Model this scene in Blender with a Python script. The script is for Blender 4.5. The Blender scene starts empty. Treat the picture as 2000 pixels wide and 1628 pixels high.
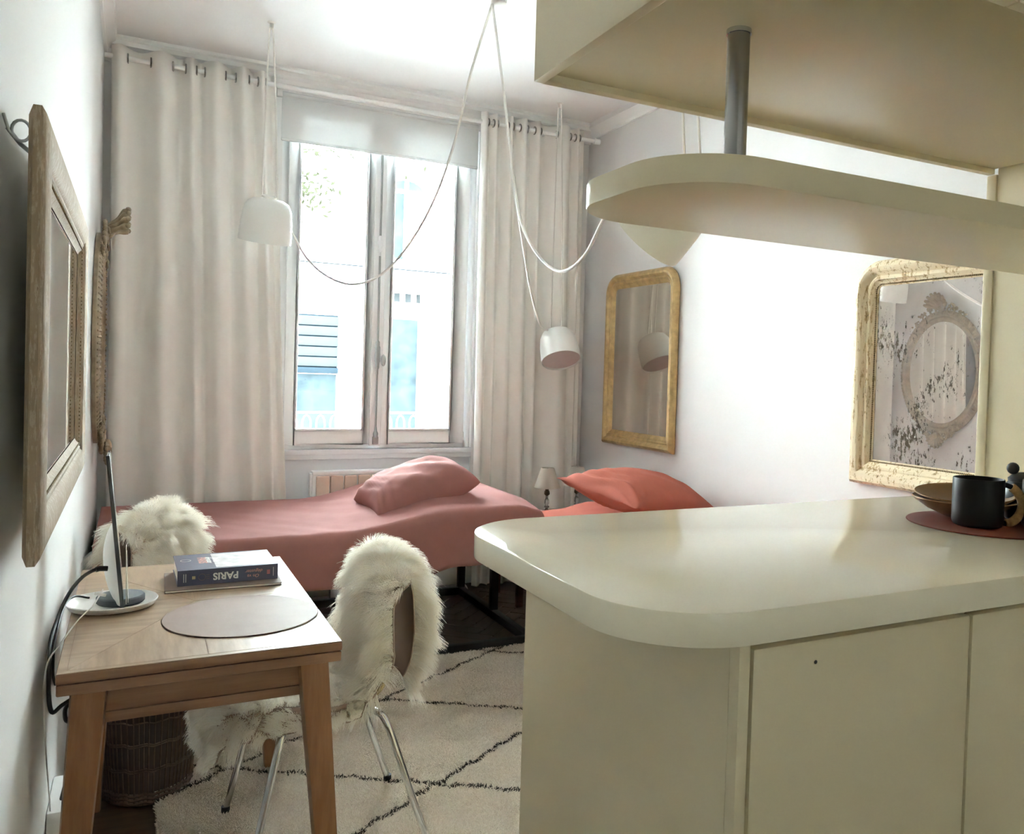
import bpy, bmesh, math, random
import numpy as np
from mathutils import Vector, Matrix, Euler

rng = np.random.default_rng(7)
random.seed(7)
C = bpy.context.scene
COL = C.collection

# ------------------------------------------------------------------ camera
CAM_LOC = Vector((0.1626, 0.0, 1.35))
YAW, PITCH, ROLL, FPX, PX, PY = 0.4861, -0.0232, 0.0315, 1651.0, 1134.4, 765.4
def cam_axes():
    sy, cy = math.sin(YAW), math.cos(YAW)
    fwd, right, up = Vector((sy, cy, 0)), Vector((cy, -sy, 0)), Vector((0, 0, 1))
    f2 = fwd*math.cos(PITCH) + up*math.sin(PITCH)
    u2 = up*math.cos(PITCH) - fwd*math.sin(PITCH)
    return right*math.cos(ROLL) + u2*math.sin(ROLL), u2*math.cos(ROLL) - right*math.sin(ROLL), f2
cr, cu, cf = cam_axes()
cd = bpy.data.cameras.new('camera')
cam = bpy.data.objects.new('camera', cd); COL.objects.link(cam)
m = Matrix.Identity(4)
for i in range(3):
    m[i][0], m[i][1], m[i][2], m[i][3] = cr[i], cu[i], -cf[i], CAM_LOC[i]
cam.matrix_world = m
cd.sensor_fit = 'HORIZONTAL'; cd.sensor_width = 36.0
cd.lens = FPX*36.0/2000.0
cd.shift_x = (1000-PX)/2000.0
cd.shift_y = (PY-814)/2000.0
cd.clip_start = 0.02; cd.clip_end = 200
C.camera = cam

# ------------------------------------------------------------------ world and light
SKY = 1.0
w = bpy.data.worlds.new('sky'); C.world = w; w.use_nodes = True
bg = w.node_tree.nodes['Background']
bg.inputs[0].default_value = (0.79, 0.91, 1.0, 1); bg.inputs[1].default_value = SKY
def portal(name, loc, rot, sx, sy):
    l = bpy.data.lights.new(name, 'AREA'); l.shape = 'RECTANGLE'; l.size = sx; l.size_y = sy
    l.cycles.is_portal = True
    o = bpy.data.objects.new(name, l); COL.objects.link(o); o.location = loc; o.rotation_euler = rot
portal('window_portal', (1.46, 5.30, 1.84), (-math.pi/2, 0, 0), 1.2, 2.0)
portal('fill_window_portal', (.85, -2.72, 1.65), (math.pi/2, 0, 0), 1.25, 1.45)  # sampling portal for the added rear fill window
vs = C.view_settings
C.display_settings.display_device = 'sRGB'
vs.view_transform = 'Standard'; vs.look = 'None'; vs.gamma = 1.0; vs.use_curve_mapping = False
vs.exposure = 6.85
C.cycles.max_bounces = 14; C.cycles.diffuse_bounces = 10; C.cycles.glossy_bounces = 6
C.cycles.transmission_bounces = 8; C.cycles.transparent_max_bounces = 16
C.cycles.sample_clamp_indirect = 6.0

# ------------------------------------------------------------------ materials
def nt(name):
    M = bpy.data.materials.new(name); M.use_nodes = True
    return M, M.node_tree.nodes, M.node_tree.links, M.node_tree.nodes['Principled BSDF']
def coords(N, L, scale=(1, 1, 1), kind='Object', rot=(0, 0, 0)):
    t = N.new('ShaderNodeTexCoord'); mp = N.new('ShaderNodeMapping')
    mp.inputs['Scale'].default_value = scale; mp.inputs['Rotation'].default_value = rot
    L.new(t.outputs[kind], mp.inputs['Vector']); return mp.outputs['Vector']
def noise(N, L, vec, scale, detail=4, rough=.55):
    n = N.new('ShaderNodeTexNoise'); n.inputs['Scale'].default_value = scale
    n.inputs['Detail'].default_value = detail; n.inputs['Roughness'].default_value = rough
    L.new(vec, n.inputs['Vector']); return n.outputs['Fac']
def ramp(N, L, fac, stops):
    r = N.new('ShaderNodeValToRGB'); e = r.color_ramp.elements
    while len(e) < len(stops): e.new(.5)
    for k, (p, c) in enumerate(stops):
        e[k].position = p; e[k].color = (*c, 1) if len(c) == 3 else c
    L.new(fac, r.inputs['Fac']); return r.outputs['Color']
def bump(N, L, P, height, strength=.2, dist=.002):
    b = N.new('ShaderNodeBump'); b.inputs['Strength'].default_value = strength; b.inputs['Distance'].default_value = dist
    L.new(height, b.inputs['Height']); L.new(b.outputs['Normal'], P.inputs['Normal'])
def plain(name, col, rough=.5, metal=0., var=.04, nscale=6., bstr=.0, bscale=80., spec=.5, coat=0.):
    M, N, L, P = nt(name)
    v = coords(N, L)
    f = noise(N, L, v, nscale)
    lo = tuple(max(0, c*(1-var)) for c in col); hi = tuple(min(1, c*(1+var)) for c in col)
    L.new(ramp(N, L, f, [(.3, lo), (.7, hi)]), P.inputs['Base Color'])
    P.inputs['Roughness'].default_value = rough; P.inputs['Metallic'].default_value = metal
    P.inputs['Specular IOR Level'].default_value = spec
    if coat: P.inputs['Coat Weight'].default_value = coat; P.inputs['Coat Roughness'].default_value = .08
    if bstr: bump(N, L, P, noise(N, L, v, bscale, 3), bstr)
    return M
def wood(name, dark, light, scale=(3, 40, 40), rough=.45, rot=(0, 0, 0), bstr=.15, spec=.4):
    M, N, L, P = nt(name)
    v = coords(N, L, scale, rot=rot)
    f = noise(N, L, v, 1.6, 6, .62)
    L.new(ramp(N, L, f, [(.28, dark), (.72, light)]), P.inputs['Base Color'])
    P.inputs['Roughness'].default_value = rough; P.inputs['Specular IOR Level'].default_value = spec
    bump(N, L, P, f, bstr, .001)
    return M
def fabric(name, col, trans=.0, var=.05, bscale=350., rough=.9):
    M, N, L, P = nt(name)
    v = coords(N, L)
    f = noise(N, L, v, 9)
    lo = tuple(c*(1-var) for c in col); hi = tuple(min(1, c*(1+var)) for c in col)
    colr = ramp(N, L, f, [(.3, lo), (.7, hi)])
    L.new(colr, P.inputs['Base Color']); P.inputs['Roughness'].default_value = rough
    P.inputs['Specular IOR Level'].default_value = .15
    bump(N, L, P, noise(N, L, v, bscale, 2), .25, .0006)
    if trans:
        t = N.new('ShaderNodeBsdfTranslucent'); L.new(colr, t.inputs['Color'])
        mx = N.new('ShaderNodeMixShader'); mx.inputs[0].default_value = trans
        L.new(P.outputs[0], mx.inputs[1]); L.new(t.outputs[0], mx.inputs[2])
        L.new(mx.outputs[0], N['Material Output'].inputs['Surface'])
    return M
def pane_glass(name):
    M, N, L, P = nt(name)
    N.remove(P)
    t = N.new('ShaderNodeBsdfTransparent'); t.inputs[0].default_value = (.97, .985, .98, 1)
    g = N.new('ShaderNodeBsdfGlossy'); g.inputs['Roughness'].default_value = .01
    fr = N.new('ShaderNodeFresnel'); fr.inputs[0].default_value = 1.45
    mx = N.new('ShaderNodeMixShader')
    L.new(fr.outputs[0], mx.inputs[0]); L.new(t.outputs[0], mx.inputs[1]); L.new(g.outputs[0], mx.inputs[2])
    L.new(mx.outputs[0], N['Material Output'].inputs['Surface'])
    return M
def mirror(name, tint=(.88, .86, .82), rough=.02, spots=None):
    M, N, L, P = nt(name)
    P.inputs['Metallic'].default_value = 1; P.inputs['Roughness'].default_value = rough
    P.inputs['Base Color'].default_value = (*tint, 1)
    if spots:
        v = coords(N, L)
        streak = coords(N, L, (1, 1, .45))
        a = noise(N, L, streak, 75, 8, .78); b = noise(N, L, v, 5, 3, .5)
        mm = N.new('ShaderNodeMath'); mm.operation = 'MULTIPLY_ADD'; mm.inputs[1].default_value = .55
        L.new(b, mm.inputs[0]); L.new(a, mm.inputs[2])
        mask = ramp(N, L, mm.outputs[0], [(spots, (0, 0, 0)), (spots+.035, (1, 1, 1))])
        d = N.new('ShaderNodeBsdfDiffuse'); d.inputs[0].default_value = (.09, .075, .055, 1)
        haze = N.new('ShaderNodeBsdfDiffuse'); haze.inputs[0].default_value = (.72, .64, .60, 1)
        m0 = N.new('ShaderNodeMixShader')
        L.new(ramp(N, L, noise(N, L, v, 5, 4), [(.3, (.10,)*3), (.8, (.34,)*3)]), m0.inputs[0])
        L.new(P.outputs[0], m0.inputs[1]); L.new(haze.outputs[0], m0.inputs[2])
        m1 = N.new('ShaderNodeMixShader'); L.new(mask, m1.inputs[0])
        L.new(m0.outputs[0], m1.inputs[1]); L.new(d.outputs[0], m1.inputs[2])
        L.new(m1.outputs[0], N['Material Output'].inputs['Surface'])
    return M
def chipped(name, base, under, dark, thr=.52, scale=(1, 5, 5), rough=.6):
    """old paint or gilding worn through to what lies below"""
    M, N, L, P = nt(name)
    v = coords(N, L, scale); v2 = coords(N, L)
    f = noise(N, L, v, 16, 9, .75); g = noise(N, L, v2, 90, 3)
    mm = N.new('ShaderNodeMath'); mm.operation = 'MULTIPLY_ADD'; mm.inputs[1].default_value = .18
    L.new(g, mm.inputs[0]); L.new(f, mm.inputs[2])
    L.new(ramp(N, L, mm.outputs[0], [(thr+.03, base), (thr+.07, under), (thr+.13, under), (thr+.17, dark)]), P.inputs['Base Color'])
    P.inputs['Roughness'].default_value = rough
    bump(N, L, P, mm.outputs[0], .35, .002)
    return M

M_wallr = plain('dimmed_wall_paint_right', (.68, .66, .645), .85, var=.015, nscale=2, bstr=.06, bscale=60)  # paint darkened to offset the strong window light on this wall
M_walll = plain('dimmed_wall_paint_left', (.69, .685, .67), .85, var=.015, nscale=2, bstr=.06, bscale=60)  # also darkened in colour, against the glare on the desk wall
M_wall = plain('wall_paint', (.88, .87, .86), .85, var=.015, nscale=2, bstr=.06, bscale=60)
M_ceil = plain('ceiling_paint', (.89, .885, .875), .9, var=.01, nscale=2)
M_trim = plain('trim_paint', (.88, .875, .865), .55, var=.01)
M_pvc = plain('white_window_frame', (.91, .915, .92), .35, var=.01)
M_apron = plain('white_wall_panel', (.82, .83, .86), .6, var=.01)
M_blind = fabric('blind_cloth', (.77, .78, .78), .12, .01)
M_curt = fabric('curtain_cloth', (.91, .89, .85), .12, .012, 500)
M_glass = pane_glass('window_glass')
M_cream = plain('cream_lacquer', (.66, .575, .385), .30, var=.015, nscale=3, bstr=.02, bscale=220)
M_ctop = plain('cream_worktop', (.82, .755, .585), .075, var=.015, nscale=3, bstr=.035, bscale=160)
M_chrome = plain('chrome', (.62, .62, .61), .12, 1.0, .02)
M_steel = plain('brushed_grey_steel', (.36, .36, .355), .22, 1.0, .03)
M_grey = plain('grey_metal', (.42, .43, .43), .4, .8, .05)
M_black = plain('black_rubber', (.02, .02, .02), .5, var=.1)
M_blackmetal = plain('black_metal', (.035, .034, .033), .42, .3, .1)
M_floor = wood('dark_parquet', (.055, .033, .022), (.13, .08, .05), (3, 30, 30), .3)
M_oak = wood('oak_veneer', (.25, .165, .095), (.43, .305, .195), (3, 26, 26), .36, bstr=.12)
M_oak_b = wood('oak_veneer_cross', (.27, .18, .105), (.46, .33, .215), (26, 3, 26), .36, bstr=.12)
M_teak = wood('teak', (.20, .105, .06), (.29, .16, .095), (3, 40, 40), .4, bstr=.08)
M_teakleg = wood('teak_leg', (.22, .10, .045), (.32, .155, .075), (40, 40, 3), .4, bstr=.08)
M_dust = fabric('dusty_rose_cotton', (.335, .155, .138), .0, .05, 420)
M_dust2 = fabric('coral_cotton', (.40, .118, .082), .0, .05, 420)
M_mattress = fabric('mattress_ticking', (.7, .66, .6), 0, .03)
M_white = plain('white_lamp_lacquer', (.82, .81, .78), .35, var=.01)
M_cream_lamp = plain('ivory_lamp_lacquer', (.74, .71, .62), .35, var=.01)
M_inner = plain('frosted_diffuser', (.62, .54, .53), .6, var=.02)
M_cord = plain('white_cord', (.80, .77, .73), .6, var=.03)
M_gold = plain('aged_gilding', (.52, .36, .17), .36, .55, .22, 22, bstr=.12, bscale=70)
M_giltwood = chipped('worn_gilt_wood', (.35, .265, .18), (.46, .37, .27), (.24, .16, .10), .58, (9, 9, 1.2), .8)
M_distress = chipped('flaking_cream_paint', (.72, .60, .40), (.40, .27, .12), (.05, .032, .018), .60, (5, 3.2, .75), .55)
M_bead = plain('dark_gilt_beads', (.23, .15, .06), .45, var=.4, nscale=120)
M_stucco = plain('antique_grey_gold', (.30, .235, .155), .5, .15, .25, 30, bstr=.3, bscale=90)
M_mirA = mirror('mirror_silver', (.52, .53, .51), .02)
M_mirB = mirror('old_dim_mirror', (.66, .62, .56), .03)
M_mirC = mirror('foxed_mirror', (.92, .89, .86), .012, .865)
M_hide = plain('sheepskin_hide', (.38, .29, .23), .75, var=.05)
M_shell = plain('moulded_shell', (.30, .22, .19), .5, var=.05)
M_shelledge = plain('shell_edge', (.55, .45, .25), .5, var=.05)
M_rug = fabric('rug_base', (.40, .34, .28), 0, .08, 300)
def strand(name, col, tip, trans=.3):
    M, N, L, P = nt(name)
    N.remove(P)
    h = N.new('ShaderNodeHairInfo')
    c = ramp(N, L, h.outputs['Random'], [(0, col), (1, tip)])
    d = N.new('ShaderNodeBsdfDiffuse'); L.new(c, d.inputs[0])
    t = N.new('ShaderNodeBsdfTranslucent'); L.new(c, t.inputs[0])
    mx = N.new('ShaderNodeMixShader'); mx.inputs[0].default_value = trans
    L.new(d.outputs[0], mx.inputs[1]); L.new(t.outputs[0], mx.inputs[2])
    L.new(mx.outputs[0], N['Material Output'].inputs['Surface'])
    return M
M_fur = strand('sheep_wool', (.90, .86, .77), (.96, .94, .89), .35)
M_pile = strand('cream_pile', (.66, .59, .49), (.80, .74, .65), .15)
M_pileb = strand('black_pile', (.035, .03, .028), (.10, .085, .075), .0)
M_wicker = plain('dark_wicker', (.11, .065, .04), .6, var=.25, nscale=40)
M_rattan = plain('rattan_wrap', (.33, .18, .065), .55, var=.25, nscale=90)
M_navy = plain('navy_cover', (.075, .082, .135), .35, var=.05)
M_coverart = plain('cover_silver', (.55, .52, .53), .35, var=.3, nscale=40)
M_paper = plain('paper_edge', (.80, .76, .68), .8, var=.04)
M_ink_w = plain('white_print', (.82, .82, .80), .5, var=.01)
M_ink_r = plain('pink_print', (.62, .18, .19), .5, var=.01)
M_ink_p = plain('salmon_print', (.70, .36, .30), .5, var=.01)
M_note = plain('grey_notebook', (.20, .155, .135), .7, spec=.2, var=.06)
M_placemat = plain('mauve_leather', (.27, .185, .15), .6, spec=.2, var=.04, nscale=20, bstr=.08, bscale=300)
M_redmat = plain('russet_leather', (.15, .035, .018), .6, spec=.2, var=.06, nscale=20, bstr=.08, bscale=300)
M_mug = plain('black_stoneware', (.006, .007, .008), .42, spec=.25, var=.1)
M_bowl = plain('olive_wood_bowl', (.22, .12, .05), .4, var=.15, nscale=18)
M_tray = plain('white_plastic', (.80, .78, .75), .3, var=.01)
M_disc = plain('charcoal_fabric', (.075, .08, .085), .75, var=.1, nscale=150)
M_screen = plain('screen_painted_reflection', (.50, .52, .52), .06, var=.01)  # pale colour stands in for the white curtain reflected in the glass
M_darkedge = plain('dark_bezel', (.05, .055, .06), .4, var=.05)
M_shade = fabric('linen_shade', (.60, .545, .47), .2, .03)
M_crystal = plain('crystal', (.75, .75, .75), .05, var=.01); 
M_crystal.node_tree.nodes['Principled BSDF'].inputs['Transmission Weight'].default_value = .85
M_bronze = plain('aged_bronze', (.20, .155, .11), .4, .8, .1)
M_nightwood = wood('dark_walnut', (.10, .05, .035), (.19, .10, .07), (3, 30, 30), .4)
M_rad = plain('radiator_enamel', (.86, .86, .86), .35, var=.01)
M_radpanel = plain('radiator_bounce_tint', (.72, .54, .44), .5, var=.02)  # pink beige stands in for light bounced off the bed cover
M_stone = plain('pale_limestone', (.82, .80, .76), .85, var=.03, nscale=2)
M_bluepane = plain('dark_far_pane', (.0125, .0165, .0178), .6, var=.25, nscale=3, spec=.0)
M_bluepaint = plain('blue_grey_shutter', (.0065, .0095, .0115), .6, var=.06, spec=0.)
M_airbrick = plain('pale_air_brick', (.0125, .0135, .0135), .8, spec=0.)
M_leaf = plain('pale_leaf', (.013, .0135, .008), .8, spec=0., var=.3, nscale=30)
M_street = plain('pavement', (.35, .35, .34), .9, var=.1)

# ------------------------------------------------------------------ helpers
WM = {}                                     # world matrix of every root and part
class MB:
    def __init__(s): s.v = []; s.f = []
    def add(s, vs, fs):
        o = len(s.v); s.v += [tuple(map(float, p)) for p in vs]; s.f += [tuple(i+o for i in f) for f in fs]; return s
    def box(s, x0, x1, y0, y1, z0, z1):
        v = [(x, y, z) for z in (z0, z1) for y in (y0, y1) for x in (x0, x1)]
        return s.add(v, [(0, 2, 3, 1), (4, 5, 7, 6), (0, 1, 5, 4), (2, 6, 7, 3), (0, 4, 6, 2), (1, 3, 7, 5)])
    def grid(s, A, cu=False, cv=False):
        A = np.asarray(A, float); m_, n_ = A.shape[:2]; fs = []
        for i in range(m_ if cu else m_-1):
            for j in range(n_ if cv else n_-1):
                i2, j2 = (i+1) % m_, (j+1) % n_
                fs.append((i*n_+j, i2*n_+j, i2*n_+j2, i*n_+j2))
        return s.add(A.reshape(-1, 3), fs)
    def tube(s, pts, r, n=10, caps=True, closed=False):
        P = [Vector(p) for p in pts]; k = len(P)
        rs = [r]*k if not hasattr(r, '__len__') else list(r)
        T = []
        for i in range(k):
            a = P[(i-1) % k] if closed else P[max(i-1, 0)]; b = P[(i+1) % k] if closed else P[min(i+1, k-1)]
            d = (b-a); T.append(d.normalized() if d.length > 1e-9 else Vector((0, 0, 1)))
        nrm = T[0].orthogonal().normalized(); rings = []
        for i in range(k):
            nrm = (nrm - T[i]*nrm.dot(T[i]))
            nrm = nrm.normalized() if nrm.length > 1e-6 else T[i].orthogonal().normalized()
            b = T[i].cross(nrm)
            rings.append([P[i] + (nrm*math.cos(2*math.pi*j/n) + b*math.sin(2*math.pi*j/n))*rs[i] for j in range(n)])
        o = len(s.v); s.grid(np.array([[tuple(p) for p in rg] for rg in rings]), closed, True)
        if caps and not closed:
            s.f.append(tuple(o+j for j in reversed(range(n)))); s.f.append(tuple(o+(k-1)*n+j for j in range(n)))
        return s
    def lathe(s, prof, n=32, M=None, closed=False):
        M = M or Matrix.Identity(4)
        A = [[tuple(M @ Vector((r*math.cos(2*math.pi*j/n), r*math.sin(2*math.pi*j/n), z))) for j in range(n)] for r, z in prof]
        return s.grid(np.array(A), closed, True)
    def prism(s, out, z0, z1, M=None):
        M = M or Matrix.Identity(4); n = len(out); o = len(s.v)
        s.add([M @ Vector((x, y, z0)) for x, y in out] + [M @ Vector((x, y, z1)) for x, y in out],
              [(j, (j+1) % n, n+(j+1) % n, n+j) for j in range(n)])
        s.f.append(tuple(o+j for j in reversed(range(n)))); s.f.append(tuple(o+n+j for j in range(n))); return s
    def ball(s, c, r, n=8, sq=(1, 1, 1)):
        A = []
        for i in range(n//2+1):
            th = math.pi*i/(n//2)
            A.append([(c[0]+sq[0]*r*math.sin(th)*math.cos(2*math.pi*j/n), c[1]+sq[1]*r*math.sin(th)*math.sin(2*math.pi*j/n),
                       c[2]+sq[2]*r*math.cos(th)) for j in range(n)])
        return s.grid(np.array(A), False, True)
    def build(s, name, mat, parent=None, smooth=0, bevel=0, seg=2, local=False):
        me = bpy.data.meshes.new(name); me.from_pydata(s.v, [], s.f)
        bm = bmesh.new(); bm.from_mesh(me)
        bmesh.ops.remove_doubles(bm, verts=bm.verts, dist=1e-6)
        bmesh.ops.recalc_face_normals(bm, faces=bm.faces)
        if bevel:
            ed = [e for e in bm.edges if len(e.link_faces) == 2 and e.calc_face_angle(0) > .5]
            bmesh.ops.bevel(bm, geom=ed, offset=bevel, segments=seg, profile=.5, affect='EDGES', clamp_overlap=True)
        bm.to_mesh(me); bm.free()
        if parent is not None and not local: me.transform(WM[parent].inverted())
        if smooth or bevel:
            me.polygons.foreach_set('use_smooth', [True]*len(me.polygons))
            me.set_sharp_from_angle(angle=math.radians(smooth if smooth else 40))
        me.materials.append(mat)
        o = bpy.data.objects.new(name, me); COL.objects.link(o)
        if parent is not None: o.parent = parent; WM[o] = WM[parent]
        else: WM[o] = Matrix.Identity(4)
        return o
def tag(o, label, cat, group=None, kind=None):
    o['label'] = label; o['category'] = cat
    if group: o['group'] = group
    if kind: o['kind'] = kind
    return o
def thing(name, label, cat, loc=(0, 0, 0), group=None, rot=None, kind=None):
    o = bpy.data.objects.new(name, None); COL.objects.link(o); o.empty_display_size = .05
    M = Matrix.Translation(loc)
    if rot is not None: M = M @ rot
    o.matrix_world = M; WM[o] = M
    return tag(o, label, cat, group, kind)
def struct(name, mb, mat, label, cat, parent=None, **kw):
    o = mb.build(name, mat, parent, **kw)
    if parent is None: tag(o, label, cat); o['kind'] = 'structure'
    return o
def copy_tree(o, M, parent=None):
    c = o.copy(); COL.objects.link(c)
    if parent is None: c.matrix_world = M; WM[c] = M
    else: c.parent = parent; WM[c] = WM[parent]
    for ch in o.children: copy_tree(ch, None, c)
    return c
def catmull(pts, n=8, closed=False):
    P = [Vector(p) for p in pts]; out = []; k = len(P)
    for i in range(k if closed else k-1):
        p0 = P[(i-1) % k] if closed or i > 0 else P[0]*2-P[1]
        p1, p2 = P[i], P[(i+1) % k]
        p3 = P[(i+2) % k] if closed or i+2 < k else p2*2-p1
        for j in range(n):
            t = j/n
            out.append(.5*((2*p1)+(p2-p0)*t+(2*p0-5*p1+4*p2-p3)*t*t+(3*p1-p0-3*p2+p3)*t**3))
    if not closed: out.append(P[-1])
    return out
def sag(a, b, s, n=28, skew=1.0):
    a, b = Vector(a), Vector(b)
    return [a.lerp(b, i/n) - Vector((0, 0, s*4*((i/n)**skew)*(1-(i/n)**skew))) for i in range(n+1)]
def strands(name, P, mat, parent=None, r0=.0006, r1=.0002, kind='stuff'):
    """P: (n, k, 3) points of n strands"""
    n, k = P.shape[:2]
    hc = bpy.data.hair_curves.new(name); hc.add_curves([k]*n)
    hc.attributes['position'].data.foreach_set('vector', P.reshape(-1).astype(np.float32))
    a = hc.attributes.get('radius') or hc.attributes.new('radius', 'FLOAT', 'POINT')
    a.data.foreach_set('value', np.tile(np.linspace(r0, r1, k), n).astype(np.float32))
    hc.materials.append(mat)
    o = bpy.data.objects.new(name, hc); COL.objects.link(o)
    if parent is not None: o.parent = parent; WM[o] = WM[parent]
    if kind: o['kind'] = kind
    return o
def rounded_rect_rings(w_, h_, rt, rb, insets, K=9):
    """rings of a rectangle centred on the origin: (n, 2) arrays, one per inset"""
    out = []
    for d in insets:
        ring = []
        for (sx, sz, r, a0) in ((1, 1, rt, 0), (-1, 1, rt, 90), (-1, -1, rb, 180), (1, -1, rb, 270)):
            cx, cz = sx*(w_/2-max(r, d)), sz*(h_/2-max(r, d)); rr = max(r-d, 0)
            kk = K if r > 0 else 1
            for j in range(kk):
                a = math.radians(a0+(90*j/(kk-1) if kk > 1 else 45))
                ring.append((cx+rr*math.cos(a), cz+rr*math.sin(a)))
        out.append(ring)
    return out
def frame_mesh(w_, h_, rt, rb, prof, M, K=9):
    """prof: (inset, height) pairs; M maps (u, v, height) to the world"""
    rings = rounded_rect_rings(w_, h_, rt, rb, [p[0] for p in prof], K)
    A = [[tuple(M @ Vector((u, v, p[1]))) for u, v in ring] for ring, p in zip(rings, prof)]
    return MB().grid(np.array(A), False, True)
def vnoise(x, y, seed=0):
    return (np.sin(x*1.7+y*2.3+seed)+np.sin(x*3.1-y*1.9+seed*1.7)*.6+np.sin(-x*2.2+y*4.3+seed*.7)*.4+np.sin(x*6.3+y*5.1+seed*2.1)*.25)/2.25

# ------------------------------------------------------------------ the room
W, D, H = 2.82, 5.02, 2.979
struct('floor', MB().box(-.2, W+.2, -2.7, 5.4, -.12, -.008), M_floor, 'dark brown parquet floor under the rug and beds', 'floor')
fl = bpy.data.objects['floor']
# herringbone blocks where the floor shows
bl, bw, k = .42, .085, 0
def blocks():
    s2 = math.sqrt(.5); out = []
    n = round(bl/bw)
    for a in range(-60, 60):
        for b in range(-60, 60):
            if (a-b) % (2*n) == 0: out.append((a*bw+bl/2, b*bw+bw/2, 0))
            if (a-b-n) % (2*n) == 0: out.append((a*bw+bw/2, b*bw-bl/2+bw, 1))
    res = []
    for x, y, o in out:
        X, Y = (x-y)*s2, (x+y)*s2
        res.append((X+1.2, Y+3.0, o))
    return res
pm = [None, None]
for X, Y, o in blocks():
    if not (.12 < X < W-.12 and 2.45 < Y < D-.1): continue
    if .42 < X < 1.85 and 2.45 < Y < 3.55: continue          # covered by the rug
    ang = math.radians(45 if o == 0 else 135)
    if pm[0] is None:
        pb = MB().box(-bl/2+.001, bl/2-.001, -bw/2+.001, bw/2-.001, -.010, 0).build('plank', M_floor, fl, bevel=.0012, seg=1)
        pm[0] = pb
    else:
        pb = pm[0].copy(); COL.objects.link(pb); pb.parent = fl
    pb.matrix_local = Matrix.Translation((X, Y, -.0005+random.uniform(-.0006, .0004))) @ Matrix.Rotation(ang, 4, 'Z')

struct('ceiling', MB().box(-.2, W+.2, -2.7, 5.4, H, H+.12), M_ceil, 'plain white ceiling', 'ceiling')
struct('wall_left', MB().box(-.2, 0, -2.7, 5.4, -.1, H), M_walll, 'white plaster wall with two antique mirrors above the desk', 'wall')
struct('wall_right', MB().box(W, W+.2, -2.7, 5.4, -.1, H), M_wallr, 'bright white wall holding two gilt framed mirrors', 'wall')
WX0, WX1, WZ0, WZ1 = .875, 2.045, .855, 2.84
wb = MB().box(0, WX0, D, D+.34, -.1, H).box(WX1, W, D, D+.34, -.1, H).box(WX0, WX1, D, D+.34, WZ1, H).box(WX0, WX1, D+.06, D+.34, -.1, WZ0)
struct('wall_back', wb, M_wall, 'white wall around the tall window', 'wall')
RX0, RX1, RZ0, RZ1 = .25, 1.45, .95, 2.35
struct('wall_front', MB().box(0, RX0, -2.7, -2.5, -.1, H).box(RX1, W, -2.7, -2.5, -.1, H).box(RX0, RX1, -2.7, -2.5, RZ1, H).box(RX0, RX1, -2.7, -2.5, -.1, RZ0),
       M_wall, 'white kitchen wall with an added fill light window, behind the viewer', 'wall')
def extr(prof, a, b, axis, sgn=1):
    """extrude a (depth, z) profile from a to b along x ('x', wall at D) or y (left or right wall)"""
    A = []
    for t in (a, b):
        if axis == 'x': A.append([(t, D-d, z) for d, z in prof])
        elif axis == 'l': A.append([(d, t, z) for d, z in prof])
        else: A.append([(W-d, t, z) for d, z in prof])
    return MB().grid(np.array(A))
corn = [(0, H-.115), (.02, H-.113), (.022, H-.098), (.04, H-.085), (.055, H-.06), (.085, H-.045), (.088, H-.022), (.105, H-.015), (.108, H)]
struct('trim_1', extr(corn, 0, W, 'x'), M_trim, 'white plaster cornice above the window wall', 'cornice', smooth=25)
corn2 = [(0, H-.09), (.012, H-.088), (.014, H-.07), (.035, H-.04), (.05, H-.03), (.055, H)]
struct('trim_2', extr(corn2, -2.5, D, 'r'), M_trim, 'white cornice along the right hand wall', 'cornice', smooth=25)
struct('trim_3', extr(corn2, -2.5, D, 'l'), M_trim, 'white cornice along the left hand wall', 'cornice', smooth=25)
struct('baseboard_left', MB().box(0, .014, -2.5, D, 0, .11), M_trim, 'white skirting board along the desk wall', 'baseboard', bevel=.003)
struct('baseboard_back', MB().box(.014, W-.014, D-.014, D, 0, .11), M_trim, 'white skirting board below the window', 'baseboard', bevel=.003)
struct('baseboard_right', MB().box(W-.014, W, 1.4, D-.014, 0, .11), M_trim, 'white skirting board behind the second bed', 'baseboard', bevel=.003)
struct('trim_4', MB().box(WX0-.04, WX1+.04, D-.032, D, 2.832, 2.880).box(WX0-.04, WX1+.04, D-.050, D-.01, 2.872, 2.884), M_trim,
       'narrow white moulding over the roller blind', 'moulding', bevel=.003)
# panel below the window with its sill
struct('trim_5', MB().box(WX0, WX1, D+.02, D+.06, 0, .80).box(WX0, WX1, D-.005, D+.06, .80, .828).box(WX0, WX1, D-.012, D+.06, .828, .856), M_apron,
       'pale bluish white panel and ledge below the window', 'wall panel', bevel=.002)

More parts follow.
